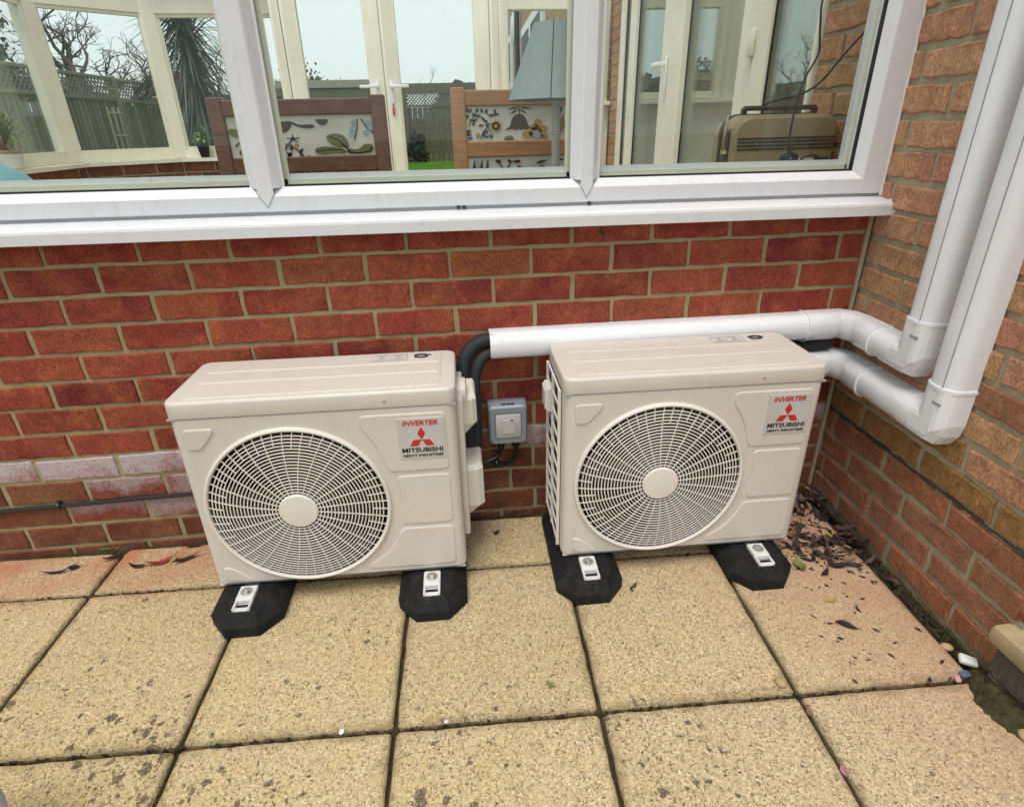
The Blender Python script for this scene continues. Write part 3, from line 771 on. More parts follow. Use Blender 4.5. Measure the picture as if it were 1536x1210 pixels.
    put_text('MITSUBISHI', 0.0165, 0.100, M['black_ink'], bd, (bx, -0.0056, bz-0.0315), rot, bold=0.0005)
    put_text('HEAVY INDUSTRIES', 0.0095, 0.100, M['black_ink'], bd, (bx, -0.0056, bz-0.0465), rot, shear=0.12, bold=0.0003)
    em = MB(); s_ = 0.0200; cx, cz = bx, bz + 0.0035
    for an in (90, 210, 330):
        a = R(an); u = Vector((math.cos(a), math.sin(a))); v = Vector((-u.y, u.x))
        pts = [Vector((0,0)), u*s_*0.866*1.0 + v*s_*(-0.5), u*s_*1.732, u*s_*0.866 + v*s_*0.5]
        em.prism([(cx + p.x, cz - 0.006 + p.y) for p in pts], -0.0056, -0.005, 'xz')
    em.obj('emblem', M['red_ink'], bd)
    # lid with pressed ribs, labels and a screw
    lw, ly0, ly1 = w2+0.0028, -0.0028, UD+0.004
    lm = MB()
    def ll(ins, z, rad):
        return [(x, y, z) for x, y in rounded_rect(-lw+ins, lw-ins, ly0+ins, ly1-ins, rad, 5)]
    lm.loft([ll(0.001, UZ1-0.004, 0.026), ll(0, UZ1, 0.027), ll(0, UZL-0.0075, 0.027), ll(0.0004, UZL-0.006, 0.0266), ll(0.0018, UZL-0.0025, 0.0255), ll(0.0045, UZL-0.0006, 0.023), ll(0.0075, UZL-0.0001, 0.020), ll(0.016, UZL, 0.012)], smooth=True)
    lid = lm.obj('lid', M['ivory'], t)
    sm = MB().box((-lw+0.0018, ly0+0.0018, UZ1-0.0075), (lw-0.0018, ly1-0.002, UZ1-0.0042), 0.0012).obj('lid_seam', M['seam'], lid)
    zt = UZL
    def rib(path):
        MB().tube(smooth_path([(x, y, zt) for x, y in path], 5), 1.0, prof=[(-0.0042,-0.001),(-0.0022,0.0017),(0.0022,0.0017),(0.0042,-0.001)]).obj('lid_rib', M['ivory'], lid)
    rib([(-0.300,0.183),(-0.1,0.183),(0.1,0.183),(0.293,0.183)])
    rib([(-0.298,0.113),(-0.1,0.113),(0.1,0.113),(0.292,0.113)])
    rib([(0.297,0.235),(0.298,0.15),(0.298,0.050),(0.294,0.032),(0.272,0.026),(0.1,0.024),(-0.1,0.024),(-0.298,0.024)])
    wl = MB().box((0.118,0.196,zt-0.0005), (0.210,0.243,zt+0.0007)).obj('warning_label', M['label'], lid)
    wm = MB()
    for cx in (0.142, 0.186):
        for k in range(3):
            a, b = (R(90+120*k), R(210+120*k)); rr = 0.0125
            wm.tube([(cx+rr*math.cos(a), 0.219+rr*math.sin(a), zt+0.001), (cx+rr*math.cos(b), 0.219+rr*math.sin(b), zt+0.001)], 0.0006, 4)
        wm.box((cx-0.0015, 0.217, zt+0.0007), (cx+0.0015, 0.225, zt+0.0012))
        wm.box((cx-0.018, 0.203, zt+0.0007), (cx+0.018, 0.206, zt+0.0011)); wm.box((cx-0.018, 0.236, zt+0.0007), (cx+0.014, 0.239, zt+0.0011))
    for (a, b, c, d) in ((0.118,0.196,0.210,0.1968),(0.118,0.2424,0.210,0.2432),(0.118,0.196,0.1188,0.243),(0.1635,0.196,0.1645,0.243),(0.2092,0.196,0.21,0.243)):
        wm.box((a,b,zt+0.0006),(c,d,zt+0.0011))
    wm.obj('label_print', M['grey_ink'], wl)
    ml = MB().box((0.212,0.198,zt-0.0005), (0.282,0.243,zt+0.0006)).obj('mark_label', M['label'], lid)
    mm = MB()
    arc = lambda a0, a1, n=10: [(0.247 + 0.019*math.cos(R(a0+(a1-a0)*k/n)), 0.222 + 0.010*math.sin(R(a0+(a1-a0)*k/n)), zt+0.0012) for k in range(n+1)]
    mm.tube(arc(20, 165), [0.0008]+[0.0035]*9+[0.0008], 6); mm.tube(arc(200, 345), [0.0008]+[0.0035]*9+[0.0008], 6)
    mm.prism([(0.262,0.226),(0.276,0.226),(0.268,0.236)], zt+0.0007, zt+0.0016, 'xy')
    mm.obj('label_print', M['black_ink'], ml)
    MB().lathe([(0.0035,0),(0.0035,0.0015),(0.0,0.0028)], 10, M=Matrix.Translation((0.168, ly0+0.0003, UZ1+0.014)) @ Matrix.Rotation(R(90), 4, 'X')).obj('screw', M['steel'], lid)
    # open coil on the left flank behind a bar guard
    cm = MB().box((-w2-0.0012, 0.046, UZ0+0.020), (-w2+0.010, UD-0.012, UZ1-0.012))
    coil = cm.obj('coil', M['coil'], t)
    fm = MB()
    for k in range(52): fm.box((-w2-0.0030, 0.048+0.0038*k, UZ0+0.022), (-w2-0.001, 0.0492+0.0038*k, UZ1-0.014))
    fo = fm.obj('coil_fins', M['fanblade'], coil); fo['kind'] = 'stuff'
    sg = MB()
    for y in (0.044, 0.150, UD-0.012): sg.box((-w2-0.0105, y-0.0035, UZ0+0.014), (-w2-0.002, y+0.0035, UZ1-0.010), 0.001)
    for k in range(11):
        z = UZ0 + 0.022 + k*0.0478
        sg.box((-w2-0.0088, 0.044, z-0.0026), (-w2-0.0036, UD-0.012, z+0.0026), 0.0008)
    sg.obj('side_grille', M['ivory_pl'], t)
    hm = MB().prism([(0.165,UZ1-0.13),(0.235,UZ1-0.13),(0.235,UZ1-0.062),(0.165,UZ1-0.062)], -w2-0.026, -w2-0.004, 'yz', bev=0.008)
    hm.obj('side_handle', M['ivory_pl'], t)
    # service panel and two valve covers on the right flank
    MB().box((w2-0.001, 0.050, UZ0+0.075), (w2+0.017, UD-0.02, UZ1-0.018), 0.006, 2).obj('service_panel', M['ivory'], t)
    def cover(z0, z1, d):
        c = MB()
        def sec(z, o, y0, y1): return [(w2+0.012, y0-0.004, z), (w2+0.012+o*0.72, y0, z), (w2+0.012+o, y0+0.012, z), (w2+0.012+o, y1, z), (w2+0.012, y1, z)]
        y0, y1 = 0.108, 0.225
        c.loft([sec(z0, 0.001, y0+0.03, y1), sec(z0+0.048, d, y0+0.004, y1), sec(z1-0.012, d*0.97, y0, y1), sec(z1-0.004, d*0.90, y0+0.006, y1), sec(z1, d*0.80, y0+0.012, y1)])
        return c.obj('valve_cover', M['ivory_pl'], t)
    cover(UZ0+0.345, UZ0+0.476, 0.040); cover(UZ0+0.082, UZ0+0.262, 0.050)
    MB().box((w2-0.002, 0.085, UZ0+0.470), (w2+0.028, 0.17, UZ1-0.004), 0.009, 2).obj('grip_recess', M['ivory_pl'], t)
    return t
def copy_tree(o, parent=None):
    c = o.copy(); COL.objects.link(c)
    if parent: c.parent = parent; c.matrix_parent_inverse = o.matrix_parent_inverse.copy()
    for ch in [x for x in o.children]: copy_tree(ch, c)
    return c
acL = make_ac()
bpy.context.view_layer.update()
acR = copy_tree(acL)
for o, x, y, a, lab in ((acL, -1.565, -0.3255, -0.0215, 'ivory air conditioning unit left of the grey switch box'),
                        (acR, -0.624, -0.3370, -0.0260, 'ivory air conditioning unit in the corner under the white trunking')):
    o.location = (x, y, 0); o.rotation_euler = (0, 0, a)
    tag(o, lab, 'air conditioner', 'outdoor air conditioning units')

# ------------------------------------------------------------------ rubber feet under the units
def make_foot():
    t = thing('rubber_foot', '', 'support block', group='black rubber feet under the air conditioners')
    def oc(hw_, y0, y1, c, cl, z): return [(-hw_+c, y0, z), (hw_-c, y0, z), (hw_, y0+cl, z), (hw_, y1-cl, z), (hw_-c, y1, z), (-hw_+c, y1, z), (-hw_, y1-cl, z), (-hw_, y0+cl, z)]
    m = MB().loft([oc(0.092, -0.120, 0.300, 0.048, 0.056, 0.0), oc(0.092, -0.120, 0.300, 0.048, 0.056, 0.030), oc(0.089, -0.117, 0.297, 0.046, 0.054, 0.034),
                   oc(0.060, -0.098, 0.280, 0.022, 0.034, 0.059), oc(0.056, -0.094, 0.276, 0.020, 0.032, 0.061)])
    m.obj('block', M['rubber'], t)
    MB().box((-0.021, -0.070, 0.0600), (0.021, 0.262, 0.0635), 0.001).obj('channel', M['steel'], t)
    br = MB()
    br.box((-0.0225, -0.060, 0.060), (0.0225, -0.010, 0.073), 0.002)
    br.box((-0.0225, -0.093, 0.058), (-0.0165, -0.058, 0.070), 0.0015); br.box((0.0165, -0.093, 0.058), (0.0225, -0.058, 0.070), 0.0015)
    br.box((-0.018, -0.0935, 0.0585), (0.018, -0.082, 0.0655), 0.0015); br.box((-0.020, -0.064, 0.058), (0.020, -0.056, 0.0715), 0.001)
    b = br.obj('bracket', M['bracket'], t)
    bo = MB().lathe([(0.0155,0.0725),(0.0155,0.0750),(0.010,0.0752)], 18, M=Matrix.Translation((0,-0.034,0)))
    bo.lathe([(0.0092,0.075),(0.0092,0.0805),(0.006,0.0815),(0.0,0.0815)], 6, M=Matrix.Translation((0,-0.034,0)), smooth=False)
    bo.obj('bolt', M['steel'], b)
    return t
foot = make_foot(); bpy.context.view_layer.update(); first = True
for o, lx, lab in ((acL, -0.248, 'black rubber foot at the left end of the unit left of the switch box'),
                   (acL, 0.241, 'black rubber foot at the right end of the unit left of the switch box'),
                   (acR, -0.268, 'black rubber foot nearest the switch box under the corner unit'),
                   (acR, 0.222, 'black rubber foot beside the heap of dead leaves in the corner')):
    f = foot if first else copy_tree(foot); first = False
    a = o.rotation_euler.z
    f.location = (o.location.x + math.cos(a)*lx, o.location.y + math.sin(a)*lx, 0.0015); f.rotation_euler = (0, 0, a)
    f['label'] = lab

# ------------------------------------------------------------------ white pipe trunking
def trunk_prof(w, d, n=5):
    """cross-section: flat back on the wall, rounded outer corners; (a across, b outwards)"""
    out = [(-w/2, 0.0), (w/2, 0.0)]; r = min(d*0.52, w*0.42)
    for k in range(n+1):
        a = R(0 + 90*k/n); out.append((w/2 - r + r*math.cos(a), d - r + r*math.sin(a)))
    for k in range(n+1):
        a = R(90 + 90*k/n); out.append((-w/2 + r + r*math.cos(a), d - r + r*math.sin(a)))
    return out
def duct(p0, p1, outv, w, d, grow=0.0):
    """straight duct from p0 to p1 lying against a wall, outv = outward normal"""
    p0, p1, outv = Vector(p0), Vector(p1), Vector(outv).normalized()
    t = (p1-p0).normalized(); s = t.cross(outv)
    pr = trunk_prof(w+2*grow, d+grow)
    loops = [[p + s*a + outv*b for a, b in pr] for p in (p0, p1)]
    return MB().loft(loops, smooth=True)
oR = Vector((-1, SL, 0)).normalized()                    # outward from the house wall
alongR = Vector((-SL, -1, 0)).normalized()
def RW(y, z, off=0.0): return Vector((SL*y, y, z)) + oR*off
def oriented_loop(c, s, o_, w, d, grow=0.0): return [Vector(c) + s*a + o_*b for a, b in trunk_prof(w+2*grow, d+grow)]
def trunk_run(label, zc, yv, h, wv, d, xs, start_x, upper):
    t = thing('pipe_trunking', label, 'trunking', (0,0,0), 0, 'white trunking runs in the corner')
    oB = Vector((0,-1,0))
    zu = Vector((0,0,1))
    # along the low wall
    if start_x < -0.2:
        o = duct((start_x, 0.0015, zc), (-0.150, 0.0015, zc), oB, h, d).obj('duct', M['trunk'], t)
        sl = duct((start_x, 0.0015, zc-0.024), (-0.150, 0.0015, zc-0.024), oB, 0.0016, d+0.0006); sl.obj('cover_seam', M['seam'], o)
        # dark sheet over the capped end, coloured as the shade inside the duct
        MB().add([(start_x-0.0006, -0.006, zc-h/2+0.008), (start_x-0.0006, -d+0.012, zc-h/2+0.008), (start_x-0.0006, -d+0.012, zc+h/2-0.008), (start_x-0.0006, -0.006, zc+h/2-0.008)], [(0,1,2,3)]).obj('end_shade_sheet', M['dark'], o)
    # inside corner fitting: lofts round from the low wall to the house wall
    cl = []
    pts = [((-0.170, 0.001, zc), oB), ((-0.085, 0.001, zc), oB), ((-0.045, 0.000, zc), (oB*0.75+oR*0.25)), ((-0.012, -0.030, zc), (oB+oR)*0.72), ((-0.004, -0.075, zc), (oB*0.25+oR*0.75)), (tuple(RW(-0.115, zc)), oR), (tuple(RW(-0.185, zc)), oR)]
    if start_x >= -0.2: pts = [((-0.135, 0.001, zc), oB)] + pts[1:]
    for p, o_ in pts: cl.append(oriented_loop(p, Vector((0,0,-1)), o_, h, d, 0.0022))
    # run s must be the same side for every loop: vertical
    c = MB().loft(cl, smooth=True).obj('corner_fitting', M['trunk'], t)
    for p, o_ in (pts[0], pts[-1]):
        lip = MB(); dirv = (Vector((1,0,0)) if o_ == oB else alongR) * 0.003
        lip.loft([oriented_loop(Vector(p)-dirv, Vector((0,0,-1)), o_, h, d, 0.0045), oriented_loop(Vector(p)+dirv, Vector((0,0,-1)), o_, h, d, 0.0045)], smooth=True)
        lip.obj('fitting_lip', M['trunk'], c)
    q = Vector((-0.046, -d*0.80, zc + h*0.34))
    MB().box(q + Vector((-0.006,-0.003,-0.010)), q + Vector((0.006,0.004,0.004)), 0.001).obj('clip_slot', M['seam'], c)
    # along the house wall to the bend
    o = duct(RW(-0.180, zc), RW(yv+wv/2-0.005, zc), oR, h, d).obj('duct', M['trunk'], t)
    o2 = duct(RW(yv+wv/2+0.055, zc), RW(yv+wv/2-0.012, zc), oR, h, d, 0.0026).obj('bend_collar', M['trunk'], t)
    # flat bend turning up the wall: an elbow whose section is extruded from the wall
    r0 = 0.0
    ya, yb = yv+wv/2, yv-wv/2            # near the corner / nearest the viewer
    zb, ztop = zc-h/2, zc+h/2
    g_ = 0.0024
    outline = [(ya+0.012, zb-g_), (ya-wv*0.34, zb-g_), (yb+wv*0.26, zb-g_+0.004), (yb+wv*0.05, zb+0.030), (yb-g_, zb+0.062), (yb-g_, ztop+0.070), (ya+g_, ztop+0.070), (ya+g_, ztop+0.012), (ya+0.006, ztop+g_+0.002), (ya+0.012, ztop+g_)]
    bm_ = MB()
    def el(ins, off): 
        cy = (ya+yb)/2; cz = (zb+ztop)/2
        out = []
        for (y, z) in outline:
            yy = y + (ins if y < cy else -ins if y > cy else 0) * (0 if abs(y-ya-0.012) < 1e-6 else 1)
            zz = z + (ins if z < cz else -ins) * (0 if abs(z-ztop-0.070) < 1e-6 else 1)
            out.append(tuple(RW(yy, zz, off)))
        return out
    rr = d*0.5
    ls = [el(0, 0.0012), el(0, d-rr)]
    for k in range(1, 5):
        a = R(90*k/4); ls.append(el(rr*0.86*(1-math.cos(a)), d - rr + (rr+0.0024)*math.sin(a)))
    b = bm_.loft(ls, smooth=False).obj('bend', M['trunk'], t)
    # slot and moulded mark on the bend
    pz = ztop + 0.030
    MB().box((-0.0025,-0.013,-0.0035), (0.0025,0.013,0.0035), 0.001, M=Matrix.Translation(RW(yv-wv*0.18, pz, d+0.001)) @ Matrix.Rotation(-SL, 4, 'Z')).obj('clip_slot', M['seam'], b)
    # upright duct
    v = MB().loft([oriented_loop(RW(yv, z), alongR, oR, wv, d) for z in (ztop+0.06, 3.0)], smooth=True).obj('duct', M['trunk'], t)
    MB().loft([oriented_loop(RW(yv-wv*0.20, z), alongR, oR, 0.0018, d+0.0007) for z in (ztop+0.06, 3.0)]).obj('cover_seam', M['seam'], v)
    MB().loft([oriented_loop(RW(yv, z), alongR, oR, wv, d, 0.0042) for z in (ztop+0.062, ztop+0.0695)], smooth=True).obj('fitting_lip', M['trunk'], b)
    return t
trunk_run('upper white trunking, running above the units and up the brick corner', 0.607, -0.333, 0.080, 0.084, 0.064, 0, -1.121, True)
trunk_run('lower white trunking, coming out behind the corner unit and rising nearest the viewer', 0.482, -0.461, 0.084, 0.086, 0.066, 0, -0.135, False)

# ------------------------------------------------------------------ insulated pipes
def pipe(label, pts, r, group=None, mat='foam', name='insulated_pipe', n=12):
    o = MB().tube(smooth_path(pts, 8), r, n).obj(name, M[mat]); return tag(o, label, 'pipe' if mat == 'foam' else 'cable', group)
G_ = 'black insulated pipes'
pipe('thick black insulated pipe bending down behind the left unit', [(-1.10,-0.034,0.625),(-1.135,-0.034,0.624),(-1.175,-0.040,0.605),(-1.200,-0.055,0.560),(-1.203,-0.075,0.48),(-1.196,-0.095,0.38),(-1.196,-0.11,0.28),(-1.20,-0.12,0.20)], 0.0205, G_)
pipe('inner black insulated pipe, thinner one under the trunking mouth', [(-1.10,-0.040,0.588),(-1.128,-0.041,0.586),(-1.155,-0.052,0.565),(-1.172,-0.066,0.515),(-1.172,-0.085,0.44),(-1.176,-0.10,0.34),(-1.19,-0.12,0.26)], 0.017, G_)
pipe('black insulated pipe between the corner unit and the lower trunking', [(-0.115,-0.036,0.487),(-0.150,-0.036,0.488),(-0.190,-0.05,0.480),(-0.225,-0.075,0.43),(-0.238,-0.10,0.36),(-0.24,-0.12,0.28)], 0.024, G_)
pipe('black insulated pipe leaving the corner unit beneath the upper trunking', [(-0.075,-0.03,0.552),(-0.13,-0.030,0.548),(-0.19,-0.034,0.535),(-0.235,-0.06,0.50),(-0.25,-0.09,0.44),(-0.25,-0.12,0.36)], 0.019, G_)

# ------------------------------------------------------------------ isolator switch and cables
sw = thing('switch_box', 'grey weatherproof switch box with pale cover on the brick wall', 'switch box', (-1.076, 0.0, 0.357))
MB().box((-0.060,-0.032,-0.064), (0.060,0.0006,0.068), 0.008, 3).obj('back_box', M['box_grey'], sw)
fr_ = MB().loft([[(x, -0.032, z) for x, z in rounded_rect(-0.060,0.060,-0.064,0.068,0.014)], [(x, -0.054, z) for x, z in rounded_rect(-0.058,0.058,-0.062,0.066,0.014)], [(x, -0.060, z) for x, z in rounded_rect(-0.053,0.053,-0.057,0.061,0.012)], [(x, -0.060, z) for x, z in rounded_rect(-0.042,0.042,-0.044,0.044,0.008)], [(x, -0.057, z) for x, z in rounded_rect(-0.040,0.040,-0.042,0.042,0.007)]], smooth=False)
ff = fr_.obj('front_frame', M['box_grey'], sw)
MB().box((-0.0385,-0.0625,-0.040), (0.0385,-0.0565,0.0405), 0.004, 2).obj('switch_cover', M['box_pale'], sw)
MB().box((-0.020,-0.0645,-0.024), (0.020,-0.0620,0.024), 0.002).obj('rocker', M['box_pale'], sw)
MB().box((0.006,-0.0652,0.020), (0.014,-0.0643,0.0235)).obj('indicator_mark', M['black_ink'], sw)
put_text('IP66', 0.012, 0.040, M['black_ink'], ff, (0.0, -0.046, 0.0682), (0, 0, 0), bold=0.0004)
MB().lathe([(0.007,0),(0.007,0.005),(0.004,0.007),(0,0.007)], 12, M=Matrix.Translation((0.0,-0.050,-0.060)) @ Matrix.Rotation(R(120), 4, 'X')).obj('gland', M['case_brass'], sw)
MB().lathe([(0.012,0),(0.012,0.020),(0.009,0.026)], 14, M=Matrix.Translation((-0.022,-0.028,-0.062)) @ Matrix.Rotation(R(180), 4, 'X')).obj('cable_gland', M['cable'], sw)
MB().lathe([(0.012,0),(0.012,0.020),(0.009,0.026)], 14, M=Matrix.Translation((0.024,-0.028,-0.062)) @ Matrix.Rotation(R(180), 4, 'X')).obj('cable_gland', M['cable'], sw)
tag(MB().tube(smooth_path([(-1.098,-0.028,0.285),(-1.098,-0.030,0.262),(-1.115,-0.034,0.238),(-1.150,-0.045,0.228),(-1.19,-0.07,0.222),(-1.215,-0.10,0.21)], 8), 0.0075, 8).obj('flex_cable', M['cable']), 'black flex from the left gland of the switch box into the left unit', 'cable')
cab = thing('supply_cable', 'black supply cable looping from the right gland of the switch box', 'cable')
MB().tube(smooth_path([(-1.052,-0.028,0.285),(-1.051,-0.030,0.250),(-1.058,-0.026,0.218),(-1.082,-0.016,0.200),(-1.115,-0.010,0.1965),(-1.20,-0.008,0.196),(-1.40,-0.008,0.190),(-1.60,-0.008,0.184)], 8), 0.0065, 8).obj('sheath', M['cable'], cab)
def clip(parent, x, z, y=-0.008):
    c = MB(); c.box((x-0.005, y-0.010, z-0.008), (x+0.005, 0.0, z+0.009), 0.002); c.box((x-0.006, -0.014, z+0.004), (x+0.006, 0.0, z+0.016), 0.002)
    o = c.obj('cable_clip', M['cable'], parent)
    MB().lathe([(0.0032,0),(0.0032,0.002),(0,0.003)], 8, M=Matrix.Translation((x, -0.014, z+0.010)) @ Matrix.Rotation(R(90), 4, 'X')).obj('nail_head', M['steel'], o)
clip(cab, -1.113, 0.197)
cb2 = thing('wall_cable', 'black cable clipped along the foot of the wall left of the units', 'cable')
MB().tube(smooth_path([(-3.2,-0.007,0.150),(-2.9,-0.007,0.158),(-2.60,-0.007,0.165),(-2.44,-0.008,0.1685),(-2.25,-0.007,0.172),(-2.07,-0.007,0.1745),(-1.9,-0.008,0.178),(-1.70,-0.008,0.182)], 8), 0.0068, 8).obj('sheath', M['cable'], cb2)
clip(cb2, -2.438, 0.168); clip(cb2, -2.98, 0.156); clip(cb2, -1.86, 0.179)

hk = thing('wall_hook', 'small rusty hook in the brick just under the window sill', 'hook', (-0.800, 0.0, 0.905))
MB().lathe([(0.006,0),(0.006,0.003),(0.003,0.004),(0.003,0.016),(0.0,0.017)], 10, M=Matrix.Rotation(R(90),4,'X')).obj('screw', M['case_dark'], hk)
MB().tube(smooth_path([(0,-0.015,0),(0.001,-0.024,-0.004),(0.001,-0.026,-0.014),(0.001,-0.018,-0.022)],5), 0.002, 6).obj('bend', M['case_dark'], hk)

# ------------------------------------------------------------------ step at the end of the house wall
st = thing('stone_step', 'tan stone step on grey bricks at the right edge', 'step')
sx = -0.066
MB().box((-0.074,-2.2,0.102), (0.55,-0.772,0.150), 0.012, 2).obj('tread', M['concrete'], st)
MB().box((-0.050,-2.18,-0.05), (0.5,-0.800,0.101)).obj('mortar', M['mortar2'], st)
TS = Matrix(((0,1,0,-0.058),(-1,0,0,0),(0,0,1,0),(0,0,0,1)))
for n in range(-0, 2):
    z0 = 0.022 + (n-1)*0.078; x = 0.79 + (0.1 if n % 2 else 0.0)
    xs = [0.79] + ([0.90] if n % 2 else []) ; xx = xs[-1] + (0.235 if n % 2 == 0 else 0.235)
    while xx < 2.1: xs.append(xx); xx += 0.24
    for a, b in zip(xs[:-1], xs[1:]): place_brick(st, a+0.005, b-0.005, z0+0.005, z0+0.073, 'brick_grey', 0.2355, TS, irr=0.003, bev=0.006)

# ================================================================== inside the conservatory
FZ = 0.25
fl = MB().box((-4.0, 0.242, -0.03), (0.35, 3.75, FZ)).obj('conservatory_floor', M['tilefloor']); tag(fl, 'tiled floor of the conservatory', None, kind='structure')
# bay: dwarf wall, ledge, frames
bay_in = [(-3.700, 0.30), (-3.665, 3.08), (-3.185, 3.470), (-2.36, 3.50)]      # inner edge of the ledge
LZ = 1.0
def offs(P_, d):
    """offset an open polyline to its left (outwards) by d"""
    out = []
    for i, p in enumerate(P_):
        p = Vector(p); ns = []
        if i > 0: t = (p - Vector(P_[i-1])).normalized(); ns.append(Vector((-t.y, t.x)))
        if i < len(P_)-1: t = (Vector(P_[i+1]) - p).normalized(); ns.append(Vector((-t.y, t.x)))
        n = sum(ns, Vector((0,0))).normalized(); k = n.dot(ns[0]); out.append(tuple(p + n * d / k))
    return out
bw = thing('bay_wall', 'low inner brick wall of the conservatory bay under a white ledge', 'wall')
def strip(P_, d0, d1, z0, z1, mat, name, par):
    A = offs(P_, d0); B_ = offs(P_, d1); n = len(A)
    m = MB(); loops = [[(a[0],a[1],z0),(b[0],b[1],z0),(b[0],b[1],z1),(a[0],a[1],z1)] for a, b in zip(A, B_)]
    m.loft(loops); return m.obj(name, M[mat], par)
strip(bay_in, 0.0345, 0.24, 0.2, LZ-0.026, 'mortar2', 'mortar', bw)
lg = strip(bay_in, -0.005, 0.16, LZ-0.025, LZ, 'upvc_old', 'ledge', bw)
P3 = offs(bay_in, 0.030)
for i in range(3):
    a, b = Vector(P3[i]), Vector(P3[i+1]); L = (b-a).length; t = (b-a).normalized(); nn = Vector((-t.y, t.x))
    T = Matrix(((t.x, nn.x, 0, a.x), (t.y, nn.y, 0, a.y), (0,0,1,0), (0,0,0,1)))
    for n in range(0, 5):
        z1 = LZ - 0.028 - 0.076*n; x = -(0.11 if n % 2 else 0.0)
        lo = 1.1 if i == 0 else 0.0
        while x < L:
            if x + 0.225 > lo + 0.03: 
                xa, xb = max(x, lo)+0.005, min(x+0.225, L)-0.004
                if xb - xa > 0.02: place_brick(bw, xa, xb, z1-0.066, z1, 'brick_low', 0.2155, T)
            x += 0.225
bayw = thing('bay_window', 'cream white frames of the conservatory bay looking out on the fence', 'window')
P8 = offs(bay_in, 0.135)
HZ = 1.945
strip(bay_in, 0.10, 0.17, LZ+0.001, LZ+0.055, 'upvc_old', 'bottom_rail', bayw)
strip(bay_in, 0.115, 0.155, LZ+0.055, LZ+0.078, 'upvc_old', 'sash_rail', bayw)
strip(bay_in, 0.10, 0.17, HZ, HZ+0.14, 'upvc_old', 'head_rail', bayw)
strip(bay_in, 0.115, 0.155, HZ-0.022, HZ, 'upvc_old', 'sash_rail', bayw)
def post(x, y, w, d, ang_, z0=LZ+0.0005, z1=2.2, par=None, name='post', mat='upvc_old'):
    m = MB().box((-w/2,-d/2,z0), (w/2,d/2,z1), 0.008, 2)
    m.box((-w/2+0.022,-d/2-0.010,z0+0.001), (w/2-0.022,d/2+0.010,z1-0.001), 0.004)
    return m.obj(name, M[mat], par, (x, y, 0)) if ang_ == 0 else (lambda o: (setattr(o, 'rotation_euler', (0,0,ang_)), o)[1])(m.obj(name, M[mat], par, (x, y, 0)))
post(*P8[1], 0.135, 0.085, R(68), par=bayw); post(*P8[2], 0.135, 0.085, R(27), par=bayw)
post(P8[0][0], 2.0, 0.085, 0.07, R(90), par=bayw); post(P8[0][0], 1.0, 0.085, 0.07, R(90), par=bayw)
for (a, b) in ((P8[0], P8[1]), (P8[1], P8[2]), (P8[2], P8[3])):
    a, b = Vector(a), Vector(b); t = (b-a).normalized(); n = Vector((-t.y, t.x))*0.004
    q = [a-n+t*.05, b-n-t*.05, b+n-t*.05, a+n+t*.05]
    MB().prism([tuple(p) for p in q], LZ+0.06, HZ, 'xy').obj('pane', M['glass_in'], bayw)
# far wall with the french doors
YD = 3.53
fd = thing('french_doors', 'white french doors with two lever handles opening to the garden', 'doors', (0, YD, 0))
def stile(x0, x1, z0=FZ+0.02, z1=2.16, y=0.0, name='stile', par=fd, d=0.065, bead=True):
    m = MB().box((x0, y-d/2, z0), (x1, y+d/2, z1), 0.006, 2)
    if bead: m.box((x0+0.014, y-d/2-0.006, z0+.002), (x1-0.014, y+d/2+0.006, z1-.002), 0.004)
    return m.obj(name, M['upvc_old'], par)
for x in (-2.366, -0.795): stile(x, x+0.066, y=0.0, name='door_frame', d=0.075)
MB().box((-2.295,-0.037,2.125), (-0.80,0.037,2.19)).obj('door_frame', M['upvc_old'], fd)
def leaf(x0, x1, hx, hd):
    s = stile(x0, x0+0.115, z0=FZ+0.03, z1=2.12, name='door_leaf'); 
    m = MB().box((x1-0.115,-0.0325,FZ+0.03), (x1,0.0325,2.12), 0.006, 2).box((x0+0.115,-0.032,FZ+0.031), (x1-0.115,0.032,FZ+0.15)).box((x0+0.115,-0.032,2.03), (x1-0.115,0.032,2.119))
    m.obj('door_rails', M['upvc_old'], s)
    MB().box((x0+0.085,-0.004,FZ+0.14), (x1-0.085,0.004,2.04)).obj('pane', M['glass_in'], s)
    h = MB().box((hx-0.014,-0.046,1.28), (hx+0.014,-0.032,1.50), 0.004, 2)
    h.box((hx-0.010,-0.075,1.448), (hx+0.010,-0.044,1.470), 0.003, 2)
    h.box((min(hx,hx+hd*0.125)-0.006,-0.082,1.448), (max(hx,hx+hd*0.125)+0.006,-0.066,1.470), 0.006, 2)
    h.obj('handle', M['white_pl'], s); return s
leaf(-2.295, -1.605, -1.660, -1); l2 = leaf(-1.601, -0.80, -1.555, 1)
MB().lathe([(0.008,0),(0.008,0.004)], 10, M=Matrix.Translation((-1.555,-0.046,1.335)) @ Matrix.Rotation(R(90),4,'X')).obj('lock', M['case_brass'], l2)
k_ = MB().box((-1.557,-0.066,1.320), (-1.553,-0.046,1.345)).box((-1.563,-0.062,1.260), (-1.548,-0.058,1.317), 0.002); k_.obj('key', M['red_ink'], l2)
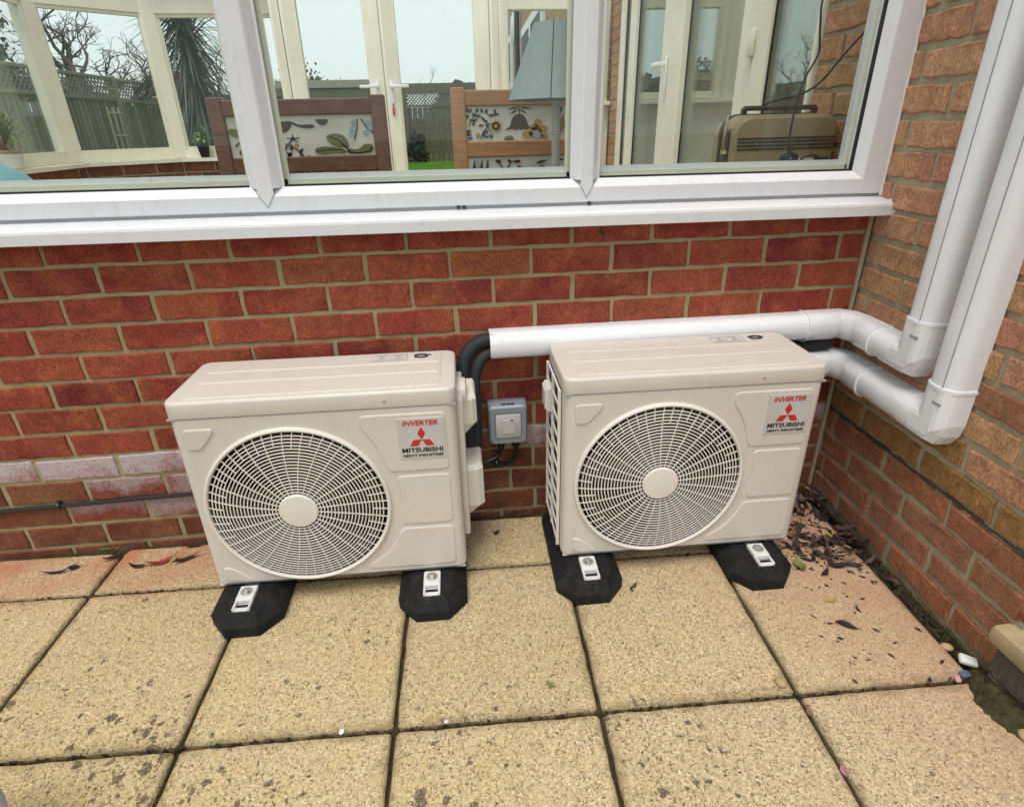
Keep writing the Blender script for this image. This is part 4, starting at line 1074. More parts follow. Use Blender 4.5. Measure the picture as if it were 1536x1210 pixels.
# right hand side window over a pier
sw2 = thing('side_window', 'white framed window between the french doors and the house wall', 'window', (0, YD, 0))
stile(-0.728, -0.655, z0=1.33, par=sw2, name='frame_post', bead=True); stile(0.07, 0.125, z0=1.33, par=sw2, name='frame_post')
MB().box((-0.655,-0.035,1.335), (0.07,0.035,1.385), 0.004).obj('bottom_rail', M['upvc_old'], sw2)
MB().box((-0.655,-0.035,1.945), (0.07,0.035,2.18), 0.004).obj('head_rail', M['upvc_old'], sw2)
MB().box((-0.86,-0.12,1.30), (0.13,-0.005,1.328), 0.004).obj('ledge', M['upvc_old'], sw2)
MB().box((-0.655,-0.004,1.38), (0.07,0.004,1.95)).obj('pane', M['glass'], sw2)
pr_ = thing('pier_wall', 'pale plastered low wall under the window right of the french doors', 'wall', (0, YD, 0))
MB().box((-0.722,-0.06,FZ), (0.13,0.10,1.298)).obj('panel', M['plaster'], pr_)
# eaves beams
ev = MB().box((-3.9,0.0,2.165),(0.1,0.12,2.33)).box((-3.95,0.12,2.20),(-3.82,3.6,2.33)).box((-3.95,3.48,2.20),(0.12,3.62,2.33)).obj('eaves_beam', M['upvc_old'])
tag(ev, 'white eaves beam round the top of the conservatory', 'beam')

# patio doors in the house wall (frame coordinates: along the wall from y=.42 to 3.17)
pd = thing('patio_door', 'white patio door set in the house wall beside the suitcase', 'door')
pd.matrix_world = TW
def pdbar(a, b, z0=FZ+0.05, z1=2.25, o=0.012, d=0.09, name='frame_post', mat='upvc_old', bev=0.004):
    m = MB().box((-b, -o, z0), (-a, d, z1), bev); return m.obj(name, M[mat], pd)
pdbar(0.462, 0.485); pdbar(0.815, 0.930); pdbar(0.936, 1.065)
pdbar(1.74, 1.90, o=0.03); pdbar(1.905, 2.10, o=0.022); pdbar(2.72, 2.86, o=0.02); pdbar(3.05, 3.165)
for (a, b) in ((0.485,0.815),(1.065,1.74),(2.10,2.72),(2.86,3.05)):
    g1 = MB().box((-b,0.010,FZ+0.1),(-a,0.016,2.22)).obj('pane', M['glass_dbl'], pd)
    gm_ = MB()
    for x in (a, b): gm_.box((-x-0.004, 0.002, FZ+0.1), (-x+0.004, 0.0098, 2.2))
    gm_.obj('gasket', M['gasket'], pd)
h = MB().box((-2.00,-0.034,1.28),(-1.97,-0.0225,1.50),0.004).box((-1.995,-0.075,1.45),(-1.975,-0.03,1.472),0.004).box((-2.10,-0.082,1.448),(-1.975,-0.066,1.474),0.006,2); h.obj('handle', M['white_pl'], pd)
for z in (1.40, 1.95, 0.6):
    MB().box((-0.955,-0.030,z),(-0.915,-0.0125,z+0.09),0.004,2).obj('hinge', M['upvc_old'], pd)
pdbar(0.462, 3.165, z0=2.25, z1=2.36, name='head_frame'); pdbar(0.462, 3.165, z0=FZ-0.02, z1=FZ+0.05, name='threshold')
# dim room with curtains behind the patio door
rm = MB(); 
rm.box((-3.4, 2.6, FZ-0.05),(-0.3, 2.7, 2.5)).box((-3.5,0.26,FZ-0.05),(-3.4,2.7,2.5)).box((-0.40,0.26,FZ-0.05),(-0.30,2.7,2.5)).box((-3.5,0.26,2.42),(-0.3,2.7,2.5)).box((-3.5,0.26,FZ-0.1),(-0.3,2.7,FZ))
ro = rm.obj('living_room', M['room']); ro.matrix_world = TW; tag(ro, 'dim living room behind the patio door glass', 'room')
def curtain(x0, x1, y, label):
    vs = []; fs = []; n = 70
    for i in range(n+1):
        x = x0 + (x1-x0)*i/n
        yy = y + 0.022*math.sin(i*0.9) + 0.012*math.sin(i*0.37+1)
        vs += [(x, yy, FZ+0.03), (x, yy*1.0+0.004*math.sin(i), 2.25)]
    for i in range(n): fs.append((2*i, 2*i+2, 2*i+3, 2*i+1))
    m = MB().add(vs, fs, 0, True); o = m.obj('curtain', M['curtain']); o.matrix_world = TW
    return tag(o, label, 'curtain')
curtain(-1.72, -1.09, 0.075, 'taupe curtain hanging behind the middle glass of the patio door')
curtain(-0.80, -0.50, 0.075, 'taupe curtain edge behind the narrow glass nearest the suitcase')

# chairs
def make_chair(name, label, x0, x1, zt, wmat, prints, rl):
    t = thing(name, label, 'chair', (0,0,0))
    y = 0.40; pw = 0.044
    for x in (x0, x1-pw):
        MB().box((x,y,FZ+0.002),(x+pw,y+0.034,zt),0.006,2).obj('post', M[wmat], t)
        MB().box((x,y+0.42,FZ+0.002),(x+pw,y+0.46,FZ+0.43),0.004).obj('leg', M[wmat], t)
    for (za, zb) in ((zt-0.052, zt-0.008), (zt-rl-0.046, zt-rl), (FZ+0.50, FZ+0.545)):
        MB().box((x0+pw-0.002,y+0.003,za),(x1-pw+0.002,y+0.031,zb),0.003).obj('rail', M[wmat], t)
    MB().box((x0+0.01,y+0.035,FZ+0.40),(x1-0.01,y+0.46,FZ+0.455),0.015,2).obj('seat', M['linen'], t)
    f = MB().box((x0+pw-0.004,y+0.012,FZ+0.43),(x1-pw+0.004,y+0.045,zt-0.02),0.008,2).obj('fabric_back', M['linen'], t)
    by = {}
    for (mat, poly) in prints:
        pts = [(p[0], p[1]) for p in poly]
        by.setdefault(mat, MB()).prism(pts, y+0.0105 - 0.0004*len(by), y+0.0125, 'xz')
    for mat, m in by.items(): m.obj('fabric_print', M[mat], f)['kind'] = 'stuff'
    return t
def ell(cx, cz, rx, rz, a=0.0, n=14, k=None):
    out = []
    for i in range(n):
        th = 2*math.pi*i/n; x, z = rx*math.cos(th), rz*math.sin(th)
        out.append((cx + x*math.cos(a) - z*math.sin(a), cz + x*math.sin(a) + z*math.cos(a)))
    return out
def stroke(pts, w):
    P_ = [Vector(p) for p in pts]; L_, R_ = [], []
    for i, p in enumerate(P_):
        t = (P_[min(i+1,len(P_)-1)] - P_[max(i-1,0)]).normalized(); n = Vector((-t.y, t.x))*w/2
        L_.append(tuple(p+n)); R_.append(tuple(p-n))
    return L_ + R_[::-1]
def zleft(px, py):     # panel measure of the dark chair: 860 x 400 units between posts and rails
    return (-1.425 - (965-px)/845*0.322, 1.2045 - (py-435)/385*0.101)
def zl(P_): return [zleft(*p) for p in P_]
def leafs(a, b, w): 
    a, b = Vector(a), Vector(b); d = b-a; n = Vector((-d.y, d.x)).normalized()*w
    return [tuple(a), tuple(a+d*.3+n*.9), tuple(a+d*.6+n*.8), tuple(b), tuple(a+d*.6-n*.8), tuple(a+d*.3-n*.9)]
PL = []
PL.append(('p_brown', zl(round_poly([(135,510),(200,460),(330,445),(330,500),(290,560),(220,578),(150,560)], 60, 5))))
PL.append(('p_grey', zl(round_poly([(320,450),(390,490),(490,485),(512,510),(480,530),(400,520),(330,480)], 20, 3))))
PL.append(('p_brown', zl(round_poly([(515,436),(620,436),(608,480),(580,500),(550,495),(525,460)], 20, 3))))
PL.append(('p_olive', zl(round_poly([(700,740),(640,720),(590,670),(585,610),(640,585),(720,600),(755,670),(760,745)], 40, 4))))
PL.append(('p_olive', zl(round_poly([(700,745),(560,720),(490,740),(480,790),(540,815),(620,800),(740,812)], 40, 4))))
PL.append(('p_olive', zl(round_poly([(735,750),(830,770),(880,710),(940,705),(958,760),(930,805),(820,812),(740,812)], 35, 4))))
PL.append(('p_grey', zl(stroke([(610,625),(680,660),(720,720),(770,795),(840,805),(920,790),(940,740)], 12))))
PL.append(('p_grey', zl(stroke([(500,775),(600,760),(700,765),(770,800)], 9))))
PL.append(('p_grey', zl(stroke([(847,440),(840,540),(808,665)], 9)))); PL.append(('p_grey', zl(stroke([(878,440),(920,540),(972,605)], 9))))
for (x, y) in ((800,545),(820,480),(790,600),(905,585),(950,540),(930,480)): PL.append(('p_blue', zl(ell(x, y, 24, 26))))
PL.append(('p_grey', zl(stroke([(240,790),(270,700),(325,640)], 9)))); PL.append(('p_grey', zl(stroke([(390,820),(340,750),(300,700)], 9)))); PL.append(('p_grey', zl(stroke([(170,745),(250,735),(300,690),(220,680)], 6))))
for k in range(5):
    a = R(90+72*k); PL.append(('p_grey', zl([(325+10*math.cos(a+1.5), 635-10*math.sin(a+1.5)), (325+58*math.cos(a), 635-52*math.sin(a)), (325+10*math.cos(a-1.5), 635-10*math.sin(a-1.5))])))
for (a, b) in (((265,830),(300,770)),((300,760),(300,705)),((360,790),(390,735)),((370,825),(372,790)),((200,825),(190,780)),((235,825),(230,785)),((425,830),(430,815)),((285,830),(262,770))): PL.append(('p_grey', zl(leafs(a, b, 16))))
PL.append(('p_yellow', zl(ell(345,705,16,20)))); PL.append(('p_yellow', zl(ell(178,735,20,22)))); PL.append(('p_yellow', zl(ell(190,690,12,14))))
PL.append(('p_ochre', zl([(210,990),(370,985),(375,1060),(230,1060)]))); PL.append(('p_ochre', zl(round_poly([(620,1000),(690,965),(820,975),(840,1060),(620,1060)], 40, 4)))); PL.append(('p_ochre', zl(round_poly([(880,1000),(930,965),(990,1000),(1000,1060),(880,1060)], 30, 4))))
PL.append(('p_grey', zl(stroke([(390,1010),(440,985),(500,1000),(530,1060)], 12)))); PL.append(('p_grey', zl(stroke([(820,1060),(870,1000),(940,960),(990,1010)], 12))))
PL.append(('p_olive', zl(ell(-110, 560, 60, 40, 0.5)))); PL.append(('p_brown', zl(ell(-60, 760, 50, 36, -0.4)))); PL.append(('p_grey', zl(stroke([(-130,700),(-60,620),(20,600)], 9))))
make_chair('dining_chair', 'dark walnut chair with olive leaf fabric behind the left of the window', -1.901, -1.381, 1.268, 'walnut', PL, 0.166)
def zright(px, py):   # oak chair panel
    return (-1.138 + (px-330)/880*0.315, 1.228 - (py-358)/318*0.094)
def zr(P_): return [zright(*p) for p in P_]
PRR = []
bell = [(672,578),(715,545),(735,470),(765,435),(800,430),(835,440),(860,480),(880,545),(912,572),(880,570),(860,580),(835,575),(815,583),(790,570),(765,582),(740,570),(715,575)]
PRR.append(('p_brown', zr(bell))); PRR.append(('p_brown', zr(stroke([(797,360),(800,435)], 9))))
for (a, b) in (((797,365),(690,385)),((797,365),(910,382)),((790,385),(715,430)),((805,385),(868,430))): PRR.append(('p_brown', zr(leafs(a, b, 9))))
for (x, y, rx, ry) in ((965,520,38,40),(870,630,52,34),(1010,580,46,36),(1020,650,40,28),(930,560,40,30)): PRR.append(('p_yellow', zr(ell(x, y, rx, ry))))
PRR.append(('p_yellow', zr(ell(940, 610, 60, 55)))); PRR.append(('p_blue', zr(ell(950, 635, 36, 38)))); PRR.append(('p_grey', zr([(985,620),(1030,645),(985,665)])))
for k in range(12):
    a = 2*math.pi*k/12; PRR.append(('p_yellow', zr([(590+22*math.cos(a+.5), 540+22*math.sin(a+.5)), (590+60*math.cos(a), 540+68*math.sin(a)), (590+22*math.cos(a-.5), 540+22*math.sin(a-.5))])))
PRR.append(('p_yellow', zr(ell(590, 540, 36, 40))))
rg = random.Random(5)
for (x, y, an) in ((345,380,80),(370,390,60),(430,385,70),(470,390,100),(510,395,60),(585,400,95),(600,425,10),(400,430,120),(430,440,140),(380,480,170),(410,480,30),(395,510,80),(480,470,130),(500,490,150),(460,530,10),(520,525,40),(480,600,60),(505,590,120),(540,640,130),(500,640,170),(350,580,20),(345,600,20),(350,620,20),(360,650,20),(480,625,40),(345,440,80),(555,435,30)):
    a = R(an); l = 32; PRR.append(('p_grey', zr(leafs((x-l*math.cos(a)*.8, y+l*math.sin(a)*.8), (x+l*math.cos(a)*.8, y-l*math.sin(a)*.8), 12))))
for P_ in ([(350,540),(375,480),(420,400)], [(450,660),(480,590),(520,540)], [(560,640),(500,500),(440,420)], [(600,430),(540,450),(510,400)]): PRR.append(('p_grey', zr(stroke(P_, 6))))
PRR.append(('p_olive', zr(round_poly([(655,676),(665,645),(705,632),(740,645),(752,676)], 20, 3)))); PRR.append(('p_yellow', zr(ell(430,625,20,24))))
PRR.append(('p_grey', zr([(1110,360),(1170,365),(1185,390),(1110,550)]))); PRR.append(('p_ochre', zr([(1110,640),(1135,540),(1190,440),(1205,560),(1150,670)])))
for (x0_, x1_) in ((375,395),(395,440),(430,470),(485,520)): PRR.append(('p_grey' if x0_ != 395 else 'p_blue', zr(leafs(((x0_+x1_)/2-6, 1010), ((x0_+x1_)/2+6, 860), 14))))
PRR.append(('p_brown', zr(stroke([(665,1000),(600,885)], 11)))); PRR.append(('p_brown', zr(stroke([(665,990),(720,890),(800,890)], 10))))
PRR.append(('p_brown', zr(ell(602,885,26,16)))); PRR.append(('p_brown', zr(ell(775,893,28,16)))); PRR.append(('p_brown', zr(ell(700,885,12,18))))
PRR.append(('p_red', zr(round_poly([(770,1000),(765,945),(795,930),(830,965),(850,1000)], 18, 3)))); PRR.append(('p_olive', zr(ell(1000,970,26,40))))
PRR.append(('p_grey', zr(leafs((945,918),(1050,885),14)))); PRR.append(('p_grey', zr(leafs((1140,885),(1205,885),12)))); PRR.append(('p_brown', zr(ell(1110,935,22,14))))
make_chair('dining_chair', 'light oak chair with bell flower fabric behind the grey lampshade', -1.182, -0.722, 1.283, 'oak', PRR, 0.152)

# lamp
lamp = thing('floor_lamp', 'grey fabric shade lamp on a thin metal stem in front of the oak chair', 'lamp', (-0.889, 0.218, FZ))
sh = MB(); n = 40; b0, b1 = 1.238-FZ, 1.420-FZ
def ringc(r_, z): return [(r_*math.cos(2*math.pi*k/n), r_*math.sin(2*math.pi*k/n), z) for k in range(n)]
sh.loft([ringc(0.060, b1-0.001), ringc(0.0625, b1), ringc(0.136, b0), ringc(0.1335, b0), ringc(0.060, b1-0.001)], smooth=True, caps=False)
so_ = sh.obj('lamp_shade', M['shade'], lamp)
MB().tube([(-0.0195-0.0225*0, -0.0607, b1-0.001), (-0.0385, -0.1309, b0+0.001)], 0.0012, 5).obj('shade_seam', M['gasket'], so_)
MB().lathe([(0.012,0.01),(0.012,b0-0.012),(0.017,b0-0.012),(0.018,b0-0.004),(0.011,b0),(0.011,b0+0.10),(0,b0+0.10)], 18).obj('stem', M['lampmetal'], lamp)
MB().lathe([(0.012,0.898),(0.0165,0.900),(0.0165,0.904),(0.012,0.906)], 18).obj('collar', M['lampmetal'], lamp)
MB().lathe([(0.13,0.001),(0.13,0.012),(0.02,0.022),(0.012,0.03)], 28).obj('base', M['lampmetal'], lamp)

# suitcase on a small table
tb = thing('side_table', 'small wooden table carrying the tan suitcase', 'table', (-0.165, 0.355, FZ))
MB().box((-0.215,-0.14,0.47),(0.135,0.22,0.50),0.004).obj('top', M['oak'], tb)
for (x, y) in ((-0.195,-0.12),(0.10,-0.12),(-0.195,0.19),(0.10,0.19)): MB().box((x,y,0.001),(x+0.03,y+0.03,0.4695)).obj('leg', M['oak'], tb)
su = thing('suitcase', 'tan ribbed hard suitcase standing against the brick in the right pane', 'suitcase', (-0.165, 0.30, FZ+0.5015))
def rr_loop(x0, x1, z0, z1, r_, y): return [(x, y, z) for x, z in rounded_rect(x0, x1, z0, z1, r_, 5)]
b = MB().loft([rr_loop(-0.165,0.150,0.012,0.425,0.045,-0.062), rr_loop(-0.178,0.160,0.002,0.437,0.05,-0.052), rr_loop(-0.178,0.160,0.0,0.437,0.05,0.012)], smooth=False); sb_ = b.obj('shell', M['case'], su)
MB().loft([rr_loop(-0.181,0.163,0.0,0.440,0.05,0.0125), rr_loop(-0.181,0.163,0.0,0.440,0.05,0.030)]).obj('rim', M['case_dark'], su)
MB().loft([rr_loop(-0.178,0.160,0.0,0.437,0.05,0.0305), rr_loop(-0.165,0.150,0.012,0.425,0.045,0.10)]).obj('back_shell', M['case'], su)
sr = MB()
for z in (0.342, 0.352, 0.362, 0.372): sr.tube([(-0.160,-0.0635,z),(0.150,-0.0635,z)], 0.0028, 6)
sr.obj('rib', M['case_dark'], sb_)
sk_ = MB().box((-0.181,-0.050,0.03),(-0.164,0.010,0.40),0.01,2); sk_.obj('edge_band', M['case_dark'], su)
hd_ = MB().box((-0.125,-0.018,0.448),(0.105,0.012,0.462),0.006,2).box((-0.13,-0.012,0.436),(-0.118,0.006,0.455)).box((0.098,-0.012,0.436),(0.11,0.006,0.455)); hd_.obj('handle', M['case_dark'], su)
MB().tube([(-0.186,-0.035,0.335),(-0.193,-0.036,0.36),(-0.190,-0.034,0.405),(-0.180,-0.02,0.437)], 0.004, 8).obj('strap_ring', M['case_brass'], su)
MB().lathe([(0.013,0),(0.010,0.01),(0,0.012)], 12, M=Matrix.Translation((-0.186,-0.035,0.33))).obj('catch', M['case_brass'], su)
for x in (-0.10, 0.075): MB().lathe([(0.0045,0),(0.0045,0.004),(0,0.005)], 10, M=Matrix.Translation((x,-0.0635,0.356)) @ Matrix.Rotation(R(90),4,'X')).obj('stud', M['case_brass'], su)

# hanging flex with plug and adaptor
fx = thing('hanging_flex', 'thin black flex hanging down the right pane to a plug', 'cable')
MB().tube(smooth_path([(-0.140,0.10,1.62),(-0.185,0.10,1.52),(-0.212,0.10,1.455),(-0.205,0.10,1.385),(-0.198,0.10,1.33),(-0.226,0.10,1.27),(-0.238,0.10,1.20),(-0.240,0.10,1.12),(-0.235,0.10,1.085),(-0.228,0.10,1.065)], 8), 0.0028, 6).obj('flex', M['cable'], fx)
pl_ = MB().box((-0.256,0.082,1.035),(-0.208,0.116,1.088),0.012,2).box((-0.246,0.074,1.046),(-0.218,0.10,1.078),0.006).lathe([(0.006,0),(0.004,0.02)], 8, M=Matrix.Translation((-0.231,0.099,1.086))); pl_.obj('plug', M['cable'], fx)
fx2 = thing('adaptor_flex', 'black flex looping from the top right of the pane behind the suitcase', 'cable')
MB().tube(smooth_path([(-0.085,0.11,1.60),(-0.055,0.11,1.50),(-0.042,0.11,1.44),(-0.056,0.12,1.395),(-0.100,0.14,1.33),(-0.138,0.16,1.27),(-0.175,0.185,1.24),(-0.212,0.23,1.228),(-0.235,0.29,1.215)], 8), 0.0030, 6).obj('flex', M['cable'], fx2)
ad = thing('power_adaptor', 'small black power adaptor with white label beside the plug', 'adaptor', (-0.135,0.11,1.062))
MB().box((-0.018,-0.012,-0.014),(0.026,0.012,0.012),0.003).obj('case', M['cable'], ad)
MB().box((-0.070,-0.011,-0.013),(-0.0185,0.011,0.009),0.002).obj('label', M['label'], ad)
MB().tube(smooth_path([(-0.072,0.0,-0.02),(-0.060,-0.012,0.008),(-0.03,-0.013,0.018),(-0.010,-0.013,0.014)], 6), 0.0026, 6).obj('lead', M['cable'], ad)

# cushion on a bench at the far left
bn = thing('wicker_bench', 'pale bench edge under the teal cushion in the left pane', 'bench', (-2.94,0.46,FZ))
MB().box((-0.45,-0.20,0.36),(0.40,0.28,0.43),0.01).obj('seat', M['plaster'], bn)
MB().box((-0.45,0.24,0.43),(0.44,0.28,0.748),0.01).obj('backrest', M['plaster'], bn)
for (x, y) in ((-0.43,-0.18),(0.34,-0.18),(-0.43,0.23),(0.34,0.23)): MB().box((x,y,0.001),(x+0.04,y+0.04,0.3595)).obj('leg', M['oak'], bn)
cu = MB()
def cush(s): 
    out = []
    for k in range(24):
        a = 2*math.pi*k/24; c, q = math.cos(a), math.sin(a); e = (abs(c)**4 + abs(q)**4)**-0.25; out.append((c*e*s, q*e*s))
    return out
for i, (s, y) in enumerate(((0.02,-0.062),(0.12,-0.055),(0.19,-0.030),(0.22,0.0),(0.19,0.030),(0.12,0.055),(0.02,0.062))): cu.v += [Vector((x, y, z)) for x, z in cush(s)]
for i in range(6):
    for k in range(24): cu.f.append([i*24+k, i*24+(k+1)%24, (i+1)*24+(k+1)%24, (i+1)*24+k]); cu.m.append(0); cu.sm.append(True)
co = thing('cushion', 'teal cushion with an orange and black print at the left edge', 'cushion', (-2.77,0.56,FZ+0.665)); co.rotation_euler = (R(-12), R(20), 0)
cc = cu.obj('cover', M['teal'], co)
MB().prism([(-0.02,0.135),(0.08,0.115),(0.13,0.135),(0.09,0.165),(0.02,0.165)], -0.062, -0.03, 'xz').obj('print', M['gasket'], cc)
MB().prism([(0.02,0.085),(0.10,0.080),(0.15,0.10),(0.11,0.112),(0.03,0.115)], -0.062, -0.03, 'xz').obj('print', M['orange'], cc)

# potted plants on the ledge
def potplant(name, label, x, y, r0, r1, h, pmat, leaves, band=False):
    t = thing(name, label, 'plant', (x, y, LZ+0.001))
    po = MB().lathe([(r0*0.9,0),(r0,0.006),(r1,h),(r1-0.006,h),(r1-0.010,h-0.02),(0.0,h-0.02)], 24).obj('pot', M[pmat], t)
    if band: MB().lathe([(r1-0.012,h-0.019),(r1-0.012,h+0.020),(r1-0.016,h+0.020),(r1-0.02,h)], 24, caps=False).obj('inner_pot', M['pebble'], po)
    for (mat, n_, ln, w, spread, seed) in leaves:
        rg = random.Random(seed); m = MB()
        for k in range(n_):
            a = rg.uniform(0, 6.28); e = rg.uniform(0.35, 1.3); L = ln*rg.uniform(.6, 1); d = Vector((math.cos(a)*math.cos(e)*spread, math.sin(a)*math.cos(e)*spread, math.sin(e)))
            s = Vector((-math.sin(a), math.cos(a), 0)); b0_ = Vector((0,0,h-0.02 + rg.uniform(0, ln*0.5)))
            pts = [b0_, b0_+d*L*.4+Vector((0,0,0.01)), b0_+d*L*.8, b0_+d*L-Vector((0,0,L*.25))]
            ws = [w*.4, w, w*.7, 0.001]; vs = []
            for p, ww in zip(pts, ws): vs += [p-s*ww, p+s*ww]
            m.add(vs, [(0,1,3,2),(2,3,5,4),(4,5,7,6)], 0, True)
        m.tube([(0,0,h-0.02),(0.004,0,h+ln*0.3)], 0.004, 6)
        m.obj('foliage', M[mat], t, fix=False)
    return t
potplant('spiky_plant', 'white pot with a spiky yellow green plant on the left of the ledge', -3.755, 2.42, 0.068, 0.082, 0.085, 'ceramic', [('leaf_y', 46, 0.29, 0.011, 0.75, 2), ('leaf_o', 18, 0.2, 0.009, 0.9, 3)], True)
potplant('pot_plant', 'small black pot with fresh green leaves on the ledge by the dark chair', -3.03, 3.52, 0.030, 0.043, 0.085, 'rubber', [('leaf_g', 40, 0.13, 0.014, 0.8, 8)])

# ================================================================== garden
lw_ = MB().box((-9.0, 3.9, -0.04), (6.0, 19.0, 0.36)).obj('lawn', M['lawn']); tag(lw_, 'bright green lawn seen through the french doors', None, kind='structure')
gb = MB(); rg = random.Random(9)
for k in range(9000):
    y = rg.uniform(9.5, 14.6); x = rg.uniform(-2.2, -0.7); h_ = rg.uniform(.02,.05); a = rg.uniform(0,6.28); dx_, dy_ = 0.006*math.cos(a), 0.006*math.sin(a)
    gb.add([(x-dx_,y-dy_,0.359),(x+dx_,y+dy_,0.359),(x+rg.uniform(-.02,.02),y+rg.uniform(-.02,.02),0.36+h_)], [(0,1,2)])
tag(gb.obj('grass', M['grass'], fix=False), 'short bright grass of the lawn', 'grass', kind='stuff')
# left boundary fence, bay by bay
fe = thing('boundary_fence', 'weathered timber fence with lattice top along the left of the garden', 'fence', (-6.0, 0, 0.2))
bd_me = MB().prism([(-0.058,-0.016),(0.058,0.006),(0.058,0.022),(-0.058,0.004)], 0.02, 1.42, 'xy').mesh('board', M['fence'])
y0f = 3.35
lat = MB()
for b_ in range(7):
    ya = y0f + b_*1.83
    MB().box((-0.05,ya-0.05,0),(0.06,ya+0.05,1.76),0.008).obj('post', M['fence'], fe)
    if b_ == 6: break
    for k in range(15):
        link('board', bd_me, fe, (0.006*random.random(), ya+0.115+k*0.1145, random.uniform(-.006,.006)), (0, 0, R(90)+random.uniform(-.02,.02)))
    for (za, zb) in ((1.42,1.46),(1.695,1.735)): MB().box((0.0,ya+0.051,za),(0.045,ya+1.779,zb),0.004).obj('rail', M['fence'], fe)
    Lb = 1.72; H_ = 0.235
    for sgn in (-1, 1):
        c = -H_
        while c < Lb + H_:
            p = []
            a0, a1 = c, c + sgn*H_
            s0, s1 = 0.0, 1.0
            for _ in (0,):
                d_ = a1-a0
                if d_ > 0: s0, s1 = max(0, -a0/d_), min(1, (Lb-a0)/d_)
                else: s0, s1 = max(0, (Lb-a0)/d_), min(1, -a0/d_)
            if s1 > s0 + 0.02:
                A = (0.012+0.006*sgn, ya+0.055+a0+(a1-a0)*s0, 1.46+H_*s0); B_ = (0.012+0.006*sgn, ya+0.055+a0+(a1-a0)*s1, 1.46+H_*s1)
                lat.tube([A, B_], 1.0, prof=[(-0.011,-0.003),(0.011,-0.003),(0.011,0.003),(-0.011,0.003)], up=Vector((1,0,0)), smooth=False)
            c += 0.088
lo = lat.obj('lattice', M['fence'], fe); lo['kind'] = 'stuff'
ld = thing('plant_ladder', 'pale wooden plant ladder leaning on the boundary fence', 'trellis', (-5.90, 8.30, 0.2))
for y in (0.0, 0.16, 0.32): MB().box((-0.012,y-0.012,0),(0.012,y+0.012,1.33)).obj('upright', M['pale_wood'], ld)
for z in (0.35, 0.65, 0.95, 1.25): MB().box((0.013,-0.03,z),(0.026,0.35,z+0.022)).obj('rung', M['pale_wood'], ld)
# far fence with a strip of lattice
ff_ = thing('far_fence', 'tall dark timber fence with lattice strip at the end of the garden', 'fence', (0, 14.9, 0.2))
bm_ = MB()
for k in range(62): bm_.box((-6.0+k*0.13, 0.0+0.008*(k%2), 0), (-6.0+k*0.13+0.122, 0.02+0.008*(k%2), 1.42))
bo_ = bm_.obj('boards', M['fence2'], ff_); bo_['kind'] = 'stuff'
for k in range(6): MB().box((-5.6+k*1.8-.05,-0.06,0),(-5.6+k*1.8+.05,0.0,1.78)).obj('post', M['fence2'], ff_)
MB().box((-6.0,-0.01,1.425),(2.0,0.03,1.475)).obj('rail', M['fence2'], ff_); MB().box((-6.0,-0.02,1.72),(2.0,0.03,1.95)).obj('capping', M['fence2'], ff_)
lt = MB(); c = -2.3
while c < 0.2:
    for sg_ in (-1, 1): lt.tube([(c, 0.006*sg_, 1.475), (c+sg_*0.245, 0.006*sg_, 1.72)], 1.0, prof=[(-0.013,-0.003),(0.013,-0.003),(0.013,0.003),(-0.013,0.003)], up=Vector((0,1,0)), smooth=False)
    c += 0.082
l3 = lt.obj('lattice', M['fence'], ff_); l3['kind'] = 'stuff'
# garden shed
sd_ = thing('garden_shed', 'grey timber shed with a flat roof behind the dark chair', 'shed', (-3.35, 11.6, 0.2))
for k in range(13): MB().box((-0.85,0.0-0.008*(k%2),0.02+k*0.128),(0.80,0.03,0.02+k*0.128+0.124)).obj('plank', M['shedwood'], sd_)
MB().box((-0.85,0.031,0),(0.80,1.6,1.69)).obj('body', M['shedwood'], sd_)
MB().box((-0.92,-0.10,1.70),(0.87,1.7,1.83)).obj('roof', M['fence'], sd_)
w_ = MB().box((-0.55,-0.030,1.05),(-0.05,-0.010,1.50)).obj('window', M['fence2'], sd_); MB().box((-0.51,-0.036,1.09),(-0.09,-0.031,1.46)).obj('pane', simple('dark_pane', (0.06,0.09,0.11), 0.15), w_)
w_ = MB().box((0.10,-0.030,1.05),(0.55,-0.010,1.50)).obj('window', M['fence2'], sd_); MB().box((0.14,-0.036,1.09),(0.51,-0.031,1.46)).obj('pane', bpy.data.materials['dark_pane'], w_)

# house wing beyond the conservatory
wg = thing('house_wing', 'brick house wing with white windows receding beyond the french doors', 'house')
wg.matrix_world = TW
MB().box((-17.0,0.02,0.1),(-3.75,3.0,5.6)).obj('wall', M['far_brick'], wg)
mb = wg.children[0]
# brick texture runs along the wall: rebuild coordinates so that local y is the run
mb.data.transform(Matrix(((0,-1,0,0),(1,0,0,0),(0,0,1,0),(0,0,0,1)))); mb.matrix_local = Matrix(((0,1,0,0),(-1,0,0,0),(0,0,1,0),(0,0,0,1)))
def wwin(y0, y1, z0, z1):
    f = MB().box((-y1,-0.05,z0),(-y0,0.019,z1),0.01).obj('window', M['upvc'], wg)
    n = 2; w = (y1-y0)/n
    for k in range(n): MB().box((-y1+k*w+0.16,-0.056,z0+0.14),(-y1+(k+1)*w-0.16,-0.051,z1-0.14)).obj('pane', M['coil'], f)
    MB().box((-y1-0.1,-0.11,z0-0.08),(-y0+0.1,-0.0,z0-0.001)).obj('sill', M['upvc'], f)
wwin(7.6, 10.7, 1.55, 2.72); wwin(13.3, 15.6, 1.95, 2.98)
MB().lathe([(0.0,0),(0.20,0.02),(0.22,0.06),(0.15,0.10),(0.0,0.12)], 24, M=Matrix.Translation((-12.6,0.02,2.95)) @ Matrix.Diagonal((1,1,1.5,1)) @ Matrix.Rotation(R(90),4,'X')).obj('wall_lamp', M['ceramic'], wg)
pp = MB().tube([(-11.4,-0.06,0.1),(-11.4,-0.06,5.5)], 0.05, 8).obj('downpipe', M['gasket'], wg)

